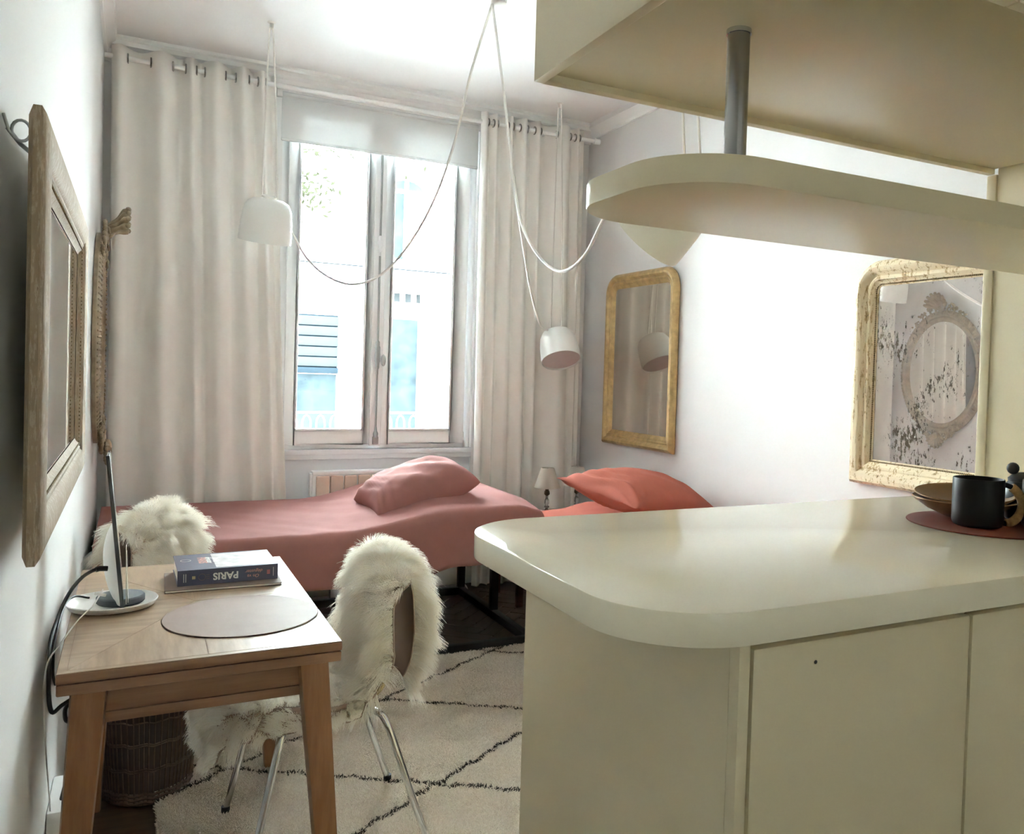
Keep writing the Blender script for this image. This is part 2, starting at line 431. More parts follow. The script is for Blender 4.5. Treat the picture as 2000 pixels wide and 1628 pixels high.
# ------------------------------------------------------------------ the window
wy = D+.055
win = thing('window_1', 'tall white two leaf window looking onto a pale street', 'window', (1.46, wy, WZ0), kind='structure')
fr = MB()
fr.box(WX0, WX0+.045, wy-.02, wy+.06, WZ0, WZ1).box(WX1-.045, WX1, wy-.02, wy+.06, WZ0, WZ1)
fr.box(WX0+.045, WX1-.045, wy-.02, wy+.06, WZ1-.05, WZ1).box(WX0+.045, WX1-.045, wy-.02, wy+.06, WZ0, WZ0+.035)
fr.build('window_frame', M_pvc, win, bevel=.004)
def leaf(x0, x1, gx0, gx1, z0, z1, gz0, gz1):
    b = MB()
    b.box(x0, gx0, wy-.045, wy+.01, z0, z1).box(gx1, x1, wy-.045, wy+.01, z0, z1)
    b.box(gx0, gx1, wy-.045, wy+.01, gz1, z1).box(gx0, gx1, wy-.045, wy+.01, z0, gz0)
    o = b.build('casement', M_pvc, win, bevel=.005)
    bd = MB()
    for (a, bb, c, d) in ((gx0, gx0+.012, gz0, gz1), (gx1-.012, gx1, gz0, gz1), (gx0, gx1, gz0, gz0+.012), (gx0, gx1, gz1-.012, gz1)):
        bd.box(a, bb, wy-.052, wy-.02, c, d)
    bd.build('glazing_bead', M_pvc, o, bevel=.003)
    MB().box(gx0-.003, gx1+.003, wy-.016, wy-.011, gz0-.003, gz1+.003).build('pane', M_glass, o)
    g = MB().box(gx1-.014, gx1-.011, wy-.0535, wy-.02, gz0, gz1).build('gasket', M_grey, o)
    return o
leaf(WX0+.04, 1.427, .972, 1.366, .885, 2.80, .965, 2.76)
leaf(1.437, WX1-.05, 1.512, 1.905, .885, 2.80, .965, 2.76)
MB().box(1.400, 1.470, wy-.062, wy-.045, .875, 2.80).build('meeting_stile', M_pvc, win, bevel=.006)
hb = MB().tube([(1.435, wy-.07, z) for z in (.93, 1.38, 2.10, 2.80)], .0065, 8).build('bolt_rod', M_grey, win, smooth=40)
kp = MB().box(1.418, 1.452, wy-.078, wy-.060, .885, .93); kp.tube([(1.435, wy-.072, z) for z in (.925, .95, .965, .99)], [.014, .016, .009, .007], 10)
kp.build('bolt_keeper', M_grey, win, bevel=.002)
hd = MB().tube(catmull([(1.435, wy-.07, z) for z in (1.30, 1.34, 1.38, 1.43, 1.47, 1.50)], 4), [.007]*4+[.012]*4+[.017]*4+[.016]*4+[.012]*4+[.007], 12)
hd.build('handle_box', M_grey, win, smooth=50)
MB().ball((1.462, wy-.105, 1.385), .028, 14, (.55, .5, 1.25)).build('knob_handle', M_grey, win, smooth=60)
MB().tube(catmull([(1.435, wy-.07, z) for z in (2.00, 2.03, 2.06, 2.09, 2.12)], 4), [.0065]*4+[.012]*4+[.016]*4+[.012]*4+[.0065], 10).build('rod_guide', M_pvc, win, smooth=50)
MB().box(1.985, 1.998, wy-.05, wy-.03, .90, .955).build('hinge', M_pvc, win, bevel=.002)

# added unseen window behind the viewer, a fill light for the kitchen side
w2 = thing('added_fill_window', 'added fill light window with a lowered sheer blind, behind the viewer', 'window', (.85, -2.6, RZ0), kind='structure')
fb = MB()
fb.box(RX0, RX0+.03, -2.64, -2.58, RZ0, RZ1).box(RX1-.03, RX1, -2.64, -2.58, RZ0, RZ1).box(RX0, RX1, -2.64, -2.58, RZ0, RZ0+.03).box(RX0, RX1, -2.64, -2.58, RZ1-.03, RZ1)
fb.build('window_frame', M_pvc, w2, bevel=.004)
MB().box(RX0+.03, RX1-.03, -2.612, -2.608, RZ0+.03, RZ1-.03).build('pane', M_glass, w2)

MB().box(RX0+.031, RX1-.031, -2.597, -2.594, RZ0+.031, RZ1-.031).build('fill_blind', fabric('fill_blind_cloth', (.50, .475, .43), .5, .02), w2)  # translucent sheet added to soften and weaken the fill light

# roller blind
bl_ = thing('roller_blind', 'pale grey roller blind lowered a little over the window top', 'blind', (1.44, D-.03, 2.6))
MB().box(.862, 2.025, D-.031, D-.028, 2.605, 2.85).build('blind_cloth', M_blind, bl_)
MB().box(.862, 2.025, D-.036, D-.024, 2.590, 2.607).build('bottom_bar', M_blind, bl_, bevel=.004)
MB().tube([(.864, D-.022, 2.848), (2.023, D-.022, 2.848)], .017, 14).build('roller', M_blind, bl_, smooth=40)

# ------------------------------------------------------------------ curtains
def curtain(name, label, cross, xb0, xb1, ztop, zbot, amp=.046, seed=0):
    root = thing(name, label, 'curtain', ((cross[0]+cross[-1])/2, 4.87, zbot), 'white eyelet curtains on the white rod')
    xs, ph = [], []
    n = len(cross)-1
    for i in range(n):
        for j in range(10):
            t = j/10; xs.append(cross[i]+(cross[i+1]-cross[i])*t); ph.append(i+t)
    xs.append(cross[-1]); ph.append(n)
    xs, ph = np.array(xs), np.array(ph)
    widths = np.array([cross[i+1]-cross[i] for i in range(n)]+[cross[-1]-cross[-2]])
    wl = np.interp(ph, np.arange(n+1)+.5, widths)
    a = amp*np.clip(np.sqrt(wl/.09), .55, 1.05)
    rows = []
    nz = 40
    for r in range(nz+1):
        t = r/nz; z = ztop+(zbot-ztop)*t
        xr = xs + (np.interp(xs, [cross[0], cross[-1]], [xb0, xb1])-xs)*t
        wob = .010*t*np.sin(ph*1.3+seed+2.2*t)+.006*t*np.sin(ph*2.7+5*t+seed)
        soft = 1-.35*t*(1+np.sin(ph*.9+seed))/2
        y = 4.87 - a*soft*np.sin(math.pi*ph) - .006*math.sin(9*t+seed)*t
        if t > .97: z = zbot
        rows.append(np.stack([xr+wob, y+wob*.5, np.full_like(xr, z)], 1))
    o = MB().grid(np.array(rows)).build('cloth', M_curt, root, smooth=80)
    sm = o.modifiers.new('thick', 'SOLIDIFY'); sm.thickness = .003; sm.offset = 0
    for i in range(1, n):
        ring = MB().tube([(cross[i], 4.87+.0225*math.cos(q_), 2.852+.0225*math.sin(q_)) for q_ in np.linspace(0, 2*math.pi, 18, endpoint=False)], .0045, 6, closed=True)
        ring.build('eyelet', M_steel, root, smooth=60)
    return root
curtain('curtain', 'wide white eyelet curtain hanging between the desk wall and the window',
        [.035, .106, .21, .31, .37, .42, .46, .56, .61, .675, .72, .76, .81], .05, .945, 2.905, .02, .046, 1.0)
curtain('curtain', 'narrow white eyelet curtain hanging by the bedside lamps',
        [1.995, 2.04, 2.075, 2.10, 2.17, 2.205, 2.25, 2.30, 2.35, 2.39, 2.505, 2.60, 2.635, 2.665, 2.70], 2.015, 2.735, 2.908, .02, .044, 4.0)
rod = thing('curtain_rod', 'slim white curtain rod under the cornice', 'curtain rod', (1.4, 4.87, 2.852))
MB().tube([(.004, 4.87, 2.852), (2.80, 4.87, 2.852)], .0125, 14).build('pole', M_trim, rod, smooth=40)
MB().tube([(2.775, 4.87, 2.852), (2.815, 4.87, 2.852)], .0185, 14).build('finial', M_trim, rod, smooth=40)
for x in (.55, 2.42):
    MB().tube([(x, 4.87, 2.84), (x, 4.95, 2.84), (x, 5.015, 2.84)], .007, 8).build('bracket', M_trim, rod, smooth=40)

# ------------------------------------------------------------------ radiator
rad = thing('radiator', 'low white radiator under the window, its sections painted with pink bounced light', 'radiator', (1.42, 4.95, 0))
MB().box(1.065, 1.79, 4.925, 4.985, .15, .72).build('body', M_rad, rad, bevel=.004)
MB().box(1.062, 1.793, 4.915, 4.985, .72, .742).build('top_grille', M_rad, rad, bevel=.005)
MB().box(1.050, 1.068, 4.93, 4.97, .60, .73).build('end_cap', M_rad, rad, bevel=.004)
for i in range(9):
    x = 1.083+i*.0785
    MB().box(x, x+.071, 4.902, 4.926, .16, .715).build('section', M_radpanel, rad, bevel=.006)
for x in (1.2, 1.65): MB().box(x-.02, x+.02, 4.93, 4.97, 0, .151).build('foot', M_rad, rad, bevel=.003)

# ------------------------------------------------------------------ the street outside
FY = 22.0
fac = thing('building', 'sunlit pale stone building across the street', 'building', (6, FY, -3.5))
MB().box(-14, 26, FY, FY+4, -3.6, 16).build('facade_wall', M_stone, fac)
for z in (4.05, 3.4, 8.4, -.9): MB().box(-14, 26, FY-.35, FY, z-.12, z+.06).build('string_course', M_stone, fac, bevel=.03)
for z in (3.30, 3.92): MB().box(-14, 26, FY-.02, FY, z-.03, z).build('painted_shadow_line', M_bluepaint, fac)  # dark strips painted as the shade under the string courses
MB().box(4.78, 5.40, FY-.25, FY, -3.6, 3.3).build('pilaster', M_stone, fac, bevel=.02)
MB().box(6.85, 7.3, FY-.3, FY, -3.6, 3.3).build('pilaster', M_stone, fac, bevel=.02)
def arch_window(cx, z0, w_, h_):
    out = [(cx-w_/2, z0), (cx+w_/2, z0), (cx+w_/2, z0+h_)]
    out += [(cx+w_/2*math.cos(a), z0+h_+w_*.32*math.sin(a)) for a in np.linspace(0, math.pi, 12)[1:-1]] + [(cx-w_/2, z0+h_)]
    Mx = Matrix.Translation((0, FY, 0)) @ Matrix.Rotation(math.pi/2, 4, 'X')
    sur = [((x-cx)*1.22+cx, z0+(z-z0)*1.08-.05) for x, z in out]
    f = MB().prism(sur, 0, .18, Mx).build('window', M_stone, fac)
    MB().prism(out, .0, .20, Mx).build('pane', M_bluepane, f)
    g = MB().box(cx-.05, cx+.05, FY-.24, FY-.2, z0, z0+h_+w_*.3)
    g.box(cx-w_/2, cx+w_/2, FY-.232, FY-.204, z0+h_-.05, z0+h_+.05)
    for s_ in (-1, 1): g.box(cx+s_*w_/2-.06, cx+s_*w_/2+.06, FY-.24, FY-.2, z0, z0+h_)
    g.box(cx+.08, cx+w_/2, FY-.235, FY-.205, z0, z0+h_-.05)
    g.build('glazing_bar', M_stone, f)
arch_window(6.35, 4.15, .95, 1.75)
arch_window(2.9, 4.15, .95, 1.75)
arch_window(9.8, 4.15, .95, 1.75)
# shop shutter with horizontal boards, dark glazing below it
for i in range(5):
    MB().box(2.6, 4.72, FY-.13, FY, 1.28+i*.258+.02, 1.28+(i+1)*.258-.012).build('shutter_board', plain('shutter_board_%d' % i, (.0150, .0178, .0182), .6, spec=0.), fac, bevel=.01)
MB().box(2.6, 4.72, FY-.04, FY-.01, 1.25, 2.6).build('shutter_back', M_bluepaint, fac)
MB().box(2.6, 4.72, FY-.2, FY, 1.12, 1.27).build('awning_box', M_bluepaint, fac, bevel=.02)
for x0 in (2.6, 3.66): MB().box(x0, x0+1.04, FY-.06, FY, -.4, 1.1).build('pane', M_bluepane, fac)
MB().box(5.45, 5.68, FY-.06, FY, -3.0, 2.5).build('pane', M_bluepane, fac)
MB().box(5.95, 6.8, FY-.05, FY, -3.0, 2.6).build('pane', M_bluepane, fac)
for i in range(5):
    MB().box(5.55+i*.3, 5.7+i*.3, FY-.04, FY, 3.05, 3.3).build('air_brick', M_airbrick, fac)
struct('terrain_street', MB().box(-20, 32, 5.5, FY, -3.8, -3.6), M_street, 'pale street outside the window', 'street')
rail = thing('guard_rail', 'slim white guard rail outside the window', 'railing', (1.46, 5.31, .86))
MB().box(WX0, WX1, 5.305, 5.32, 1.05, 1.062).build('top_rail', M_stone, rail)
MB().box(WX0, WX1, 5.305, 5.32, .90, .91).build('bottom_rail', M_stone, rail)
for i in range(14):
    x = WX0+.05+i*.083
    MB().tube([(x+.026*math.cos(a), 5.3125, .98+.06*math.sin(a)) for a in np.linspace(0, 2*math.pi, 12, endpoint=False)], .004, 6, closed=True).build('scroll', M_stone, rail, smooth=60)
tr = thing('tree', 'pale leafy branches of a street tree beyond the window top', 'tree', (1.9, 17, -3.6))
MB().tube(catmull([(1.9, 17, -3.6), (1.95, 17, 0), (1.9, 17, 4), (2.0, 17, 6.2)], 5), [.16]*10+[.08]*6, 8).build('trunk', M_bluepaint, tr, smooth=50)
for (a, b_) in (((1.95, 17, 4.9), (3.9, 16.6, 5.45)), ((1.98, 17, 5.6), (5.6, 17.2, 6.4)), ((1.92, 17, 4.2), (3.2, 17.2, 4.9))):
    MB().tube([a, Vector(a).lerp(Vector(b_), .5)+Vector((0, 0, .25)), b_], [.04, .025, .010], 6).build('branch', M_leaf, tr, smooth=50)
lv = MB()
for i in range(420):
    c = rng.choice([0, 1, 2]); ctr = [(3.45, 16.6, 5.75), (5.3, 17.1, 5.95), (3.0, 17.2, 4.7)][c]
    p = rng.normal(ctr, (.33, .3, .22)); d = rng.normal(0, 1, 3); d /= np.linalg.norm(d); e = np.cross(d, rng.normal(0, 1, 3)); e /= np.linalg.norm(e)
    lv.add([p, p+d*.09+e*.035, p+d*.17, p+d*.09-e*.035], [(0, 1, 2, 3)])
o = lv.build('foliage', M_leaf, tr); o['kind'] = 'stuff'

# ------------------------------------------------------------------ kitchen bar
wt = MB()
def rr_outline(x0, x1, y0, y1, rad, K=14):
    """rad: radii of the corners (x0,y0), (x1,y0), (x1,y1), (x0,y1)"""
    out = []
    for (cx, cy, sx, sy, r, a0) in ((x0, y0, 1, 1, rad[0], 180), (x1, y0, -1, 1, rad[1], 270), (x1, y1, -1, -1, rad[2], 0), (x0, y1, 1, -1, rad[3], 90)):
        if r == 0: out.append((cx, cy)); continue
        for j in range(K+1):
            a = math.radians(a0+90*j/K); out.append((cx+sx*r+r*math.cos(a), cy+sy*r+r*math.sin(a)))
    return out
BZ = 1.0815
o = MB().prism(rr_outline(.655, 1.958, .760, 1.405, (.145, 0, 0, .145), 18), BZ-.041, BZ).build('bar_worktop', M_ctop, None, bevel=.0025, smooth=30)
tag(o, 'thick cream bar worktop with rounded corners, glossy on top', 'worktop')
cab = thing('bar_cabinet', 'cream bar cabinet with a bare end panel and one wide door under the worktop', 'cabinet', (.99, 1.08, 0))
MB().box(.790, 1.187, .790, 1.374, .02, BZ-.0415).build('body', M_cream, cab, bevel=.0015)
MB().box(.790, .806, .7715, .790, .02, BZ-.0415).build('end_panel_edge', M_cream, cab, bevel=.001)
d1 = MB().box(.811, 1.1925, .7715, .789, .03, BZ-.050).build('door', M_cream, cab, bevel=.004)
MB().tube([(.908, .7710, 1.004), (.908, .7722, 1.004)], .0024, 10).build('screw_hole', M_black, d1)
cab2 = thing('bar_cabinet', 'second cream bar cabinet, its plain door below the two black mugs', 'cabinet', (1.57, 1.08, 0))
MB().box(1.190, 1.955, .790, 1.374, .02, BZ-.0415).build('body', M_cream, cab2, bevel=.0015)
MB().box(1.1965, 1.575, .7715, .789, .03, BZ-.050).build('door', M_cream, cab2, bevel=.004)
MB().box(1.579, 1.953, .7715, .789, .03, BZ-.050).build('door', M_cream, cab2, bevel=.004)

# wall cupboard over the bar
up = thing('overhead_cupboard', 'large cream cupboard hanging from the ceiling over the bar', 'cupboard', (1.36, 1.04, 1.85))
ub = MB().box(.765, .783, .740, 1.350, 1.850, H-.001).box(.783, 1.958, 1.332, 1.350, 1.850, H-.001).box(.783, 1.958, .740, 1.332, 1.862, 1.880)
ub.build('body', M_cream, up, bevel=.0012)
for i, (a, b_) in enumerate(((.768, 1.162), (1.165, 1.560), (1.563, 1.957))):
    MB().box(a, b_, .718, .738, 1.845, H-.01).build('door', M_cream, up, bevel=.002)
shelf = MB().prism(rr_outline(.742, 1.958, .853, 1.192, (.125, 0, 0, .125), 16), 1.594, 1.631).build('hanging_shelf', M_cream, None, bevel=.002, smooth=30)
tag(shelf, 'narrow cream shelf with a rounded end hung below the overhead cupboard', 'shelf')
pole = thing('support_tube', 'polished steel tube holding the hanging shelf', 'tube', (.943, 1.013, 1.631))
MB().tube([(.943, 1.013, 1.6312), (.943, 1.013, 1.8615)], .0168, 28).build('tube', M_steel, pole, smooth=40)
MB().tube([(.943, 1.013, 1.855), (.943, 1.013, 1.8618)], .0185, 28).build('collar', M_chrome, pole, smooth=40)
ep = thing('tall_end_panel', 'tall cream panel closing the bar beside the black mugs', 'panel', (1.97, .8, 0))
MB().box(1.960, 1.985, .25, 1.325, 0, H-.002).build('panel', M_cream, ep, bevel=.001)
MB().box(1.957, 1.985, 1.3265, 1.352, 0, 1.849).build('edge_strip', M_cream, ep, bevel=.002)

# things on the bar
cmx, cmy = 1.622, 1.063
o = MB().lathe([(0, BZ+.0005), (.149, BZ+.0005), (.1502, BZ+.0015), (.149, BZ+.0028), (0, BZ+.003)], 64, Matrix.Translation((cmx, cmy, 0))).build('leather_mat', M_redmat, None, smooth=30)
tag(o, 'round russet leather mat under the mugs on the bar', 'mat')
TZ = BZ+.0035
def bowl(name, label, c, r, h, tilt, mat):
    Mx = Matrix.Translation(c) @ Matrix.Rotation(tilt[0], 4, 'X') @ Matrix.Rotation(tilt[1], 4, 'Y')
    pr = [(0, 0), (r*.34, 0), (r*.42, .003), (r*.7, h*.42), (r*.92, h*.82), (r, h), (r*.985, h+.002), (r*.955, h), (r*.86, h*.8), (r*.62, h*.42), (r*.36, .012), (0, .010)]
    b = thing(name, label, 'bowl', c, 'stacked wooden bowls')
    MB().lathe([p for p in pr[:6]], 48, Mx).build('body', mat, b, smooth=50)
    MB().lathe([p for p in pr[5:8]], 48, Mx).build('rim', M_rattan, b, smooth=50)
    MB().lathe([p for p in pr[7:]], 48, Mx).build('inside', mat, b, smooth=50)
bowl('wooden_bowl', 'brown bowl standing on the russet mat behind the mug', (1.640, 1.135, TZ), .098, .036, (0, 0), M_bowl)
bowl('wooden_bowl', 'paler brown bowl tilted inside the other, topmost behind the mug', (1.643, 1.137, TZ+.013), .094, .034, (math.radians(3), math.radians(-4)), M_bowl)
def mug(c, ang, label, rat=True):
    g = thing('mug', label, 'mug', c, 'black mugs with wrapped handles')
    r, h = .0455, .089
    x, y, z = c; T = Matrix.Translation(c)
    MB().lathe([(0, .0), (r*.86, 0), (r*.95, .002), (r, .008), (r, h-.003), (r*.985, h), (r*.95, h), (r*.93, h-.004), (r*.92, .008), (0, .006)], 48, T).build('body', M_mug, g, smooth=50)
    ca, sa = math.cos(ang), math.sin(ang)
    hp = [(r*.97, h*.86), (r*1.2, h*.86), (r*1.55, h*.76), (r*1.82, h*.54), (r*1.80, h*.32), (r*1.55, h*.12), (r*1.2, h*.05), (r*.97, h*.08)]
    pts = catmull([(x+d*ca, y+d*sa, z+q_) for d, q_ in hp], 8)
    hd_ = MB().tube(pts, .0052, 10).build('handle', M_mug, g, smooth=50)
    mid = pts[12:-8]
    for i in range(0, len(mid)-1):
        a, b_ = mid[i], mid[i+1]
        c0 = (a+b_)/2; t = (b_-a).normalized(); n_ = t.orthogonal().normalized(); bb = t.cross(n_)
        ring = [c0+(n_*math.cos(q_)+bb*math.sin(q_))*.0062 for q_ in np.linspace(0, 2*math.pi, 12, endpoint=False)]
        MB().tube(ring, .0024, 6, closed=True).build('wrap', M_rattan, hd_, smooth=60)
    return g
mug((1.580, 1.058, TZ), math.radians(-28), 'black stoneware mug in front of the wooden bowls, handle wrapped in cane')
mug((1.690, .990, TZ), math.radians(-60), 'second black mug at the edge of the view, beside the dark lidded jar')
jar = thing('jar', 'dark grey jar with a knobbed lid standing behind the second mug', 'jar', (1.738, 1.075, TZ-.0001))
MB().lathe([(0, 0), (.030, 0), (.034, .005), (.036, .045), (.033, .068), (.028, .075), (0, .075)], 36, Matrix.Translation((1.738, 1.075, TZ-.0001))).build('body', M_darkedge, jar, smooth=50)
lid = MB().lathe([(.0285, .0755), (.029, .081), (.02, .089), (.008, .093)], 36, Matrix.Translation((1.738, 1.075, TZ-.0001))).build('lid', M_darkedge, jar, smooth=50)
MB().ball((1.722, 1.088, TZ+.1005), .012, 14).build('knob', M_black, lid, smooth=60)

# ------------------------------------------------------------------ mirrors
def wallM(side, x, y, z, tilt=0., spin=0.):
    """(u, v, h) with u along the wall (to the viewer's right), v up, h out of the wall"""
    if side == 'r': B = Matrix(((0, 0, -1), (-1, 0, 0), (0, 1, 0)))
    else: B = Matrix(((0, 0, 1), (1, 0, 0), (0, 1, 0)))
    M4 = B.to_4x4(); return Matrix.Translation((x, y, z)) @ M4 @ Matrix.Rotation(tilt, 4, 'X') @ Matrix.Rotation(spin, 4, 'Z')
def framed_mirror(name, label, M, w_, h_, rt, prof, fmat, gmat, inset, gh, bead=None):
    root = thing(name, label, 'mirror', tuple(M.translation), rot=None)
    back = [(.012, 0.0), (.004, .004)] + prof
    frame_mesh(w_, h_, rt, 0.0, back, M).build('frame', fmat, root, smooth=32)
    ring = rounded_rect_rings(w_, h_, rt, 0, [inset-.004])[0]
    MB().prism(ring, gh-.003, gh, M).build('glass', gmat, root)
    MB().prism(rounded_rect_rings(w_, h_, rt, 0, [.014])[0], 0.0004, .0015, M).build('backing', M_paper, root)
    if bead:
        d, hh, r, n = bead
        rg = rounded_rect_rings(w_, h_, rt, 0, [d])[0]
        P = [Vector((a, b_, hh)) for a, b_ in rg]; P.append(P[0])
        L_ = [0]
        for i in range(len(P)-1): L_.append(L_[-1]+(P[i+1]-P[i]).length)
        b = MB()
        for i in range(n):
            s_ = L_[-1]*i/n; k_ = max(j for j in range(len(L_)-1) if L_[j] <= s_)
            p = P[k_].lerp(P[k_+1], (s_-L_[k_])/max(1e-9, L_[k_+1]-L_[k_]))
            b.ball(tuple(M @ p), r, 6)
        ob = b.build('beading', M_bead, root, smooth=60); ob['kind'] = 'stuff'
    return root
# gilt mirror beyond the pillow
gp = [(0, .012), (.002, .024), (.010, .036), (.022, .042), (.034, .040), (.044, .030), (.047, .026), (.053, .029), (.060, .028), (.066, .022), (.070, .023), (.076, .020), (.082, .014), (.090, .010)]
framed_mirror('gilt_mirror', 'gilt framed mirror with arched corners on the wall above the coral pillow', wallM('r', W, 4.275, 1.437),
              .79, 1.05, .125, gp, M_gold, M_mirB, .086, .010)
dp = [(0, .016), (.003, .030), (.014, .046), (.030, .052), (.046, .047), (.058, .034), (.064, .030), (.070, .033), (.078, .031), (.086, .022), (.094, .018), (.104, .012)]
framed_mirror('painted_mirror', 'foxed old mirror in a flaking cream frame, partly behind the bar panel', wallM('r', W, 2.195, 1.385),
              .745, .905, .125, dp, M_distress, M_mirC, .100, .011, (.096, .016, .0042, 330))
# rectangular mirror over the desk, hanging from a chain and leaning out at the top
lm_y0, lm_y1, lm_z0, lm_z1 = 1.352, 2.462, 1.063, 1.685
lw, lh = lm_y1-lm_y0, lm_z1-lm_z0
lp = [(0, .006), (0, .016), (.008, .021), (.022, .025), (.040, .0255), (.056, .021), (.062, .016), (.068, .0165), (.072, .013), (.078, .0135), (.083, .009), (.090, .006)]
ML = wallM('l', .031, (lm_y0+lm_y1)/2, (lm_z0+lm_z1)/2, 0.0)
lmr = framed_mirror('desk_mirror', 'long rectangular mirror in a worn gilt wood frame hanging above the desk', ML, lw, lh, .0,
                    lp, M_giltwood, M_mirA, .086, .005, (.075, .0145, .0022, 320))
MB().tube([(.022+.011*math.cos(a), 1.372, 1.652+.014*math.sin(a)) for a in np.linspace(0, 2*math.pi, 16, endpoint=False)], .0022, 8, closed=True).build('hanging_ring', M_grey, lmr, smooth=60)
MB().tube([(.0015, 1.372, 1.672), (.008, 1.372, 1.650), (.016, 1.372, 1.642)], .0022, 8).build('wall_hook', M_grey, lmr, smooth=60)
MB().tube([(.003, 1.40, 1.66), (.018, 1.40, 1.64), (.030, 1.40, 1.63)], .003, 8).build('wall_hook', M_grey, lmr, smooth=60)
MB().box(.0015, .031, 2.2, 2.24, 1.3, 1.6).build('wall_batten', M_teak, lmr)

# oval mirror with carved crest further along the desk wall
oy, oz, oa, ob_ = 4.42, 1.435, .385, .475
ovr = thing('oval_mirror', 'oval mirror in a carved antique frame with shell crest, past the desk mirror', 'mirror', (0.002, oy, oz))
def ell(t, d=0.): return (oy+(oa-d)*math.cos(t), oz+(ob_-d)*math.sin(t))
prof = [(.0, .003), (.0, .018), (.012, .030), (.032, .034), (.040, .030), (.046, .026), (.056, .032), (.066, .030), (.074, .022), (.082, .020), (.090, .012)]
TT = np.linspace(0, 2*math.pi, 72, endpoint=False)
MB().grid(np.array([[(h_, *ell(t, d)) for t in TT] for d, h_ in prof]), False, True).build('frame', M_stucco, ovr, smooth=35)
gl = [(.0165,)+ell(t, .088) for t in TT]; gb = [(.010,)+ell(t, .088) for t in TT]
n_ = len(TT)
MB().add(gl+gb, [tuple(range(n_)), tuple(n_+i for i in reversed(range(n_)))]+[(i, (i+1) % n_, n_+(i+1) % n_, n_+i) for i in range(n_)]).build('glass', mirror('oval_mirror_glass', (.92, .91, .88), .012), ovr)
rb = MB()
for i in range(110):
    t = 2*math.pi*i/110
    c0, c1 = ell(t, .006), ell(t, .034)
    rb.tube([(.022, *c0), (.034, (c0[0]+c1[0])/2, (c0[1]+c1[1])/2), (.032, *c1)], [.005, .0068, .005], 6)
ro = rb.build('gadroon_border', M_stucco, ovr, smooth=60); ro['kind'] = 'stuff'
def scroll(mb, c, r, turns, h, start, sgn, thick=.009, lift=.0):
    pts, rs = [], []
    for i in range(22):
        t = i/21; a = start+sgn*turns*2*math.pi*t; q_ = r*(1-.82*t)
        pts.append((h+lift*t, c[0]+q_*math.cos(a), c[1]+q_*math.sin(a))); rs.append(thick*(1-.45*t))
    mb.tube(pts, rs, 7)
def crest(sg, zc, up_):
    """carved shell and leaves; sg = +1 for the top, -1 for the foot"""
    b = MB(); k = 1 if sg > 0 else .8
    for i in range(9):
        a = math.radians(-72+18*i); L_ = (.085+.03*math.cos(a))*k
        lean = .085 if sg > 0 else .02
        p0 = (.028, oy, zc); p1 = (.050+lean*.35, oy+.5*L_*math.sin(a), zc+sg*.5*L_*math.cos(a)); p2 = (.040+lean, oy+L_*math.sin(a), zc+sg*L_*math.cos(a))
        b.tube(catmull([p0, p1, p2], 5), [.011]+[.0145+.003*math.sin(j) for j in range(9)]+[.009], 7)
        b.ball(p2, .0125, 8)
    for s_ in (-1, 1):
        scroll(b, (oy+s_*.075*k, zc-sg*.005), .045*k, 1.35, .034, math.pi/2*sg, -s_*sg, .010, .02)
        scroll(b, (oy+s_*.15*k, zc-sg*.055*k), .036*k, 1.2, .034, 0 if s_ < 0 else math.pi, s_*sg, .009, .012)
        scroll(b, (oy+s_*.215*k, zc-sg*.115*k), .030*k, 1.2, .032, math.pi/2, -s_*sg, .008, .012)
        for j in range(7):
            q_ = j/6
            b.ball((.038, oy+s_*(.10+.17*q_)*k, zc-sg*(.0+.13*q_*q_)*k+.012*math.sin(j*2.1)), .013-.005*q_, 8, (.8, 1.2, 1))
            b.ball((.036, oy+s_*(.03+.2*q_)*k, zc+sg*(.035-.13*q_*q_)*k+.01*math.cos(j*2.7)), .011, 8, (.9, .9, 1.3))
    b.ball((.055, oy, zc+sg*.01), .026, 10, (.8, 1, 1.2))
    return b.build('crest' if sg > 0 else 'foot_ornament', M_stucco, ovr, smooth=60)
crest(1, oz+ob_+.005, True); crest(-1, oz-ob_+.0, False)

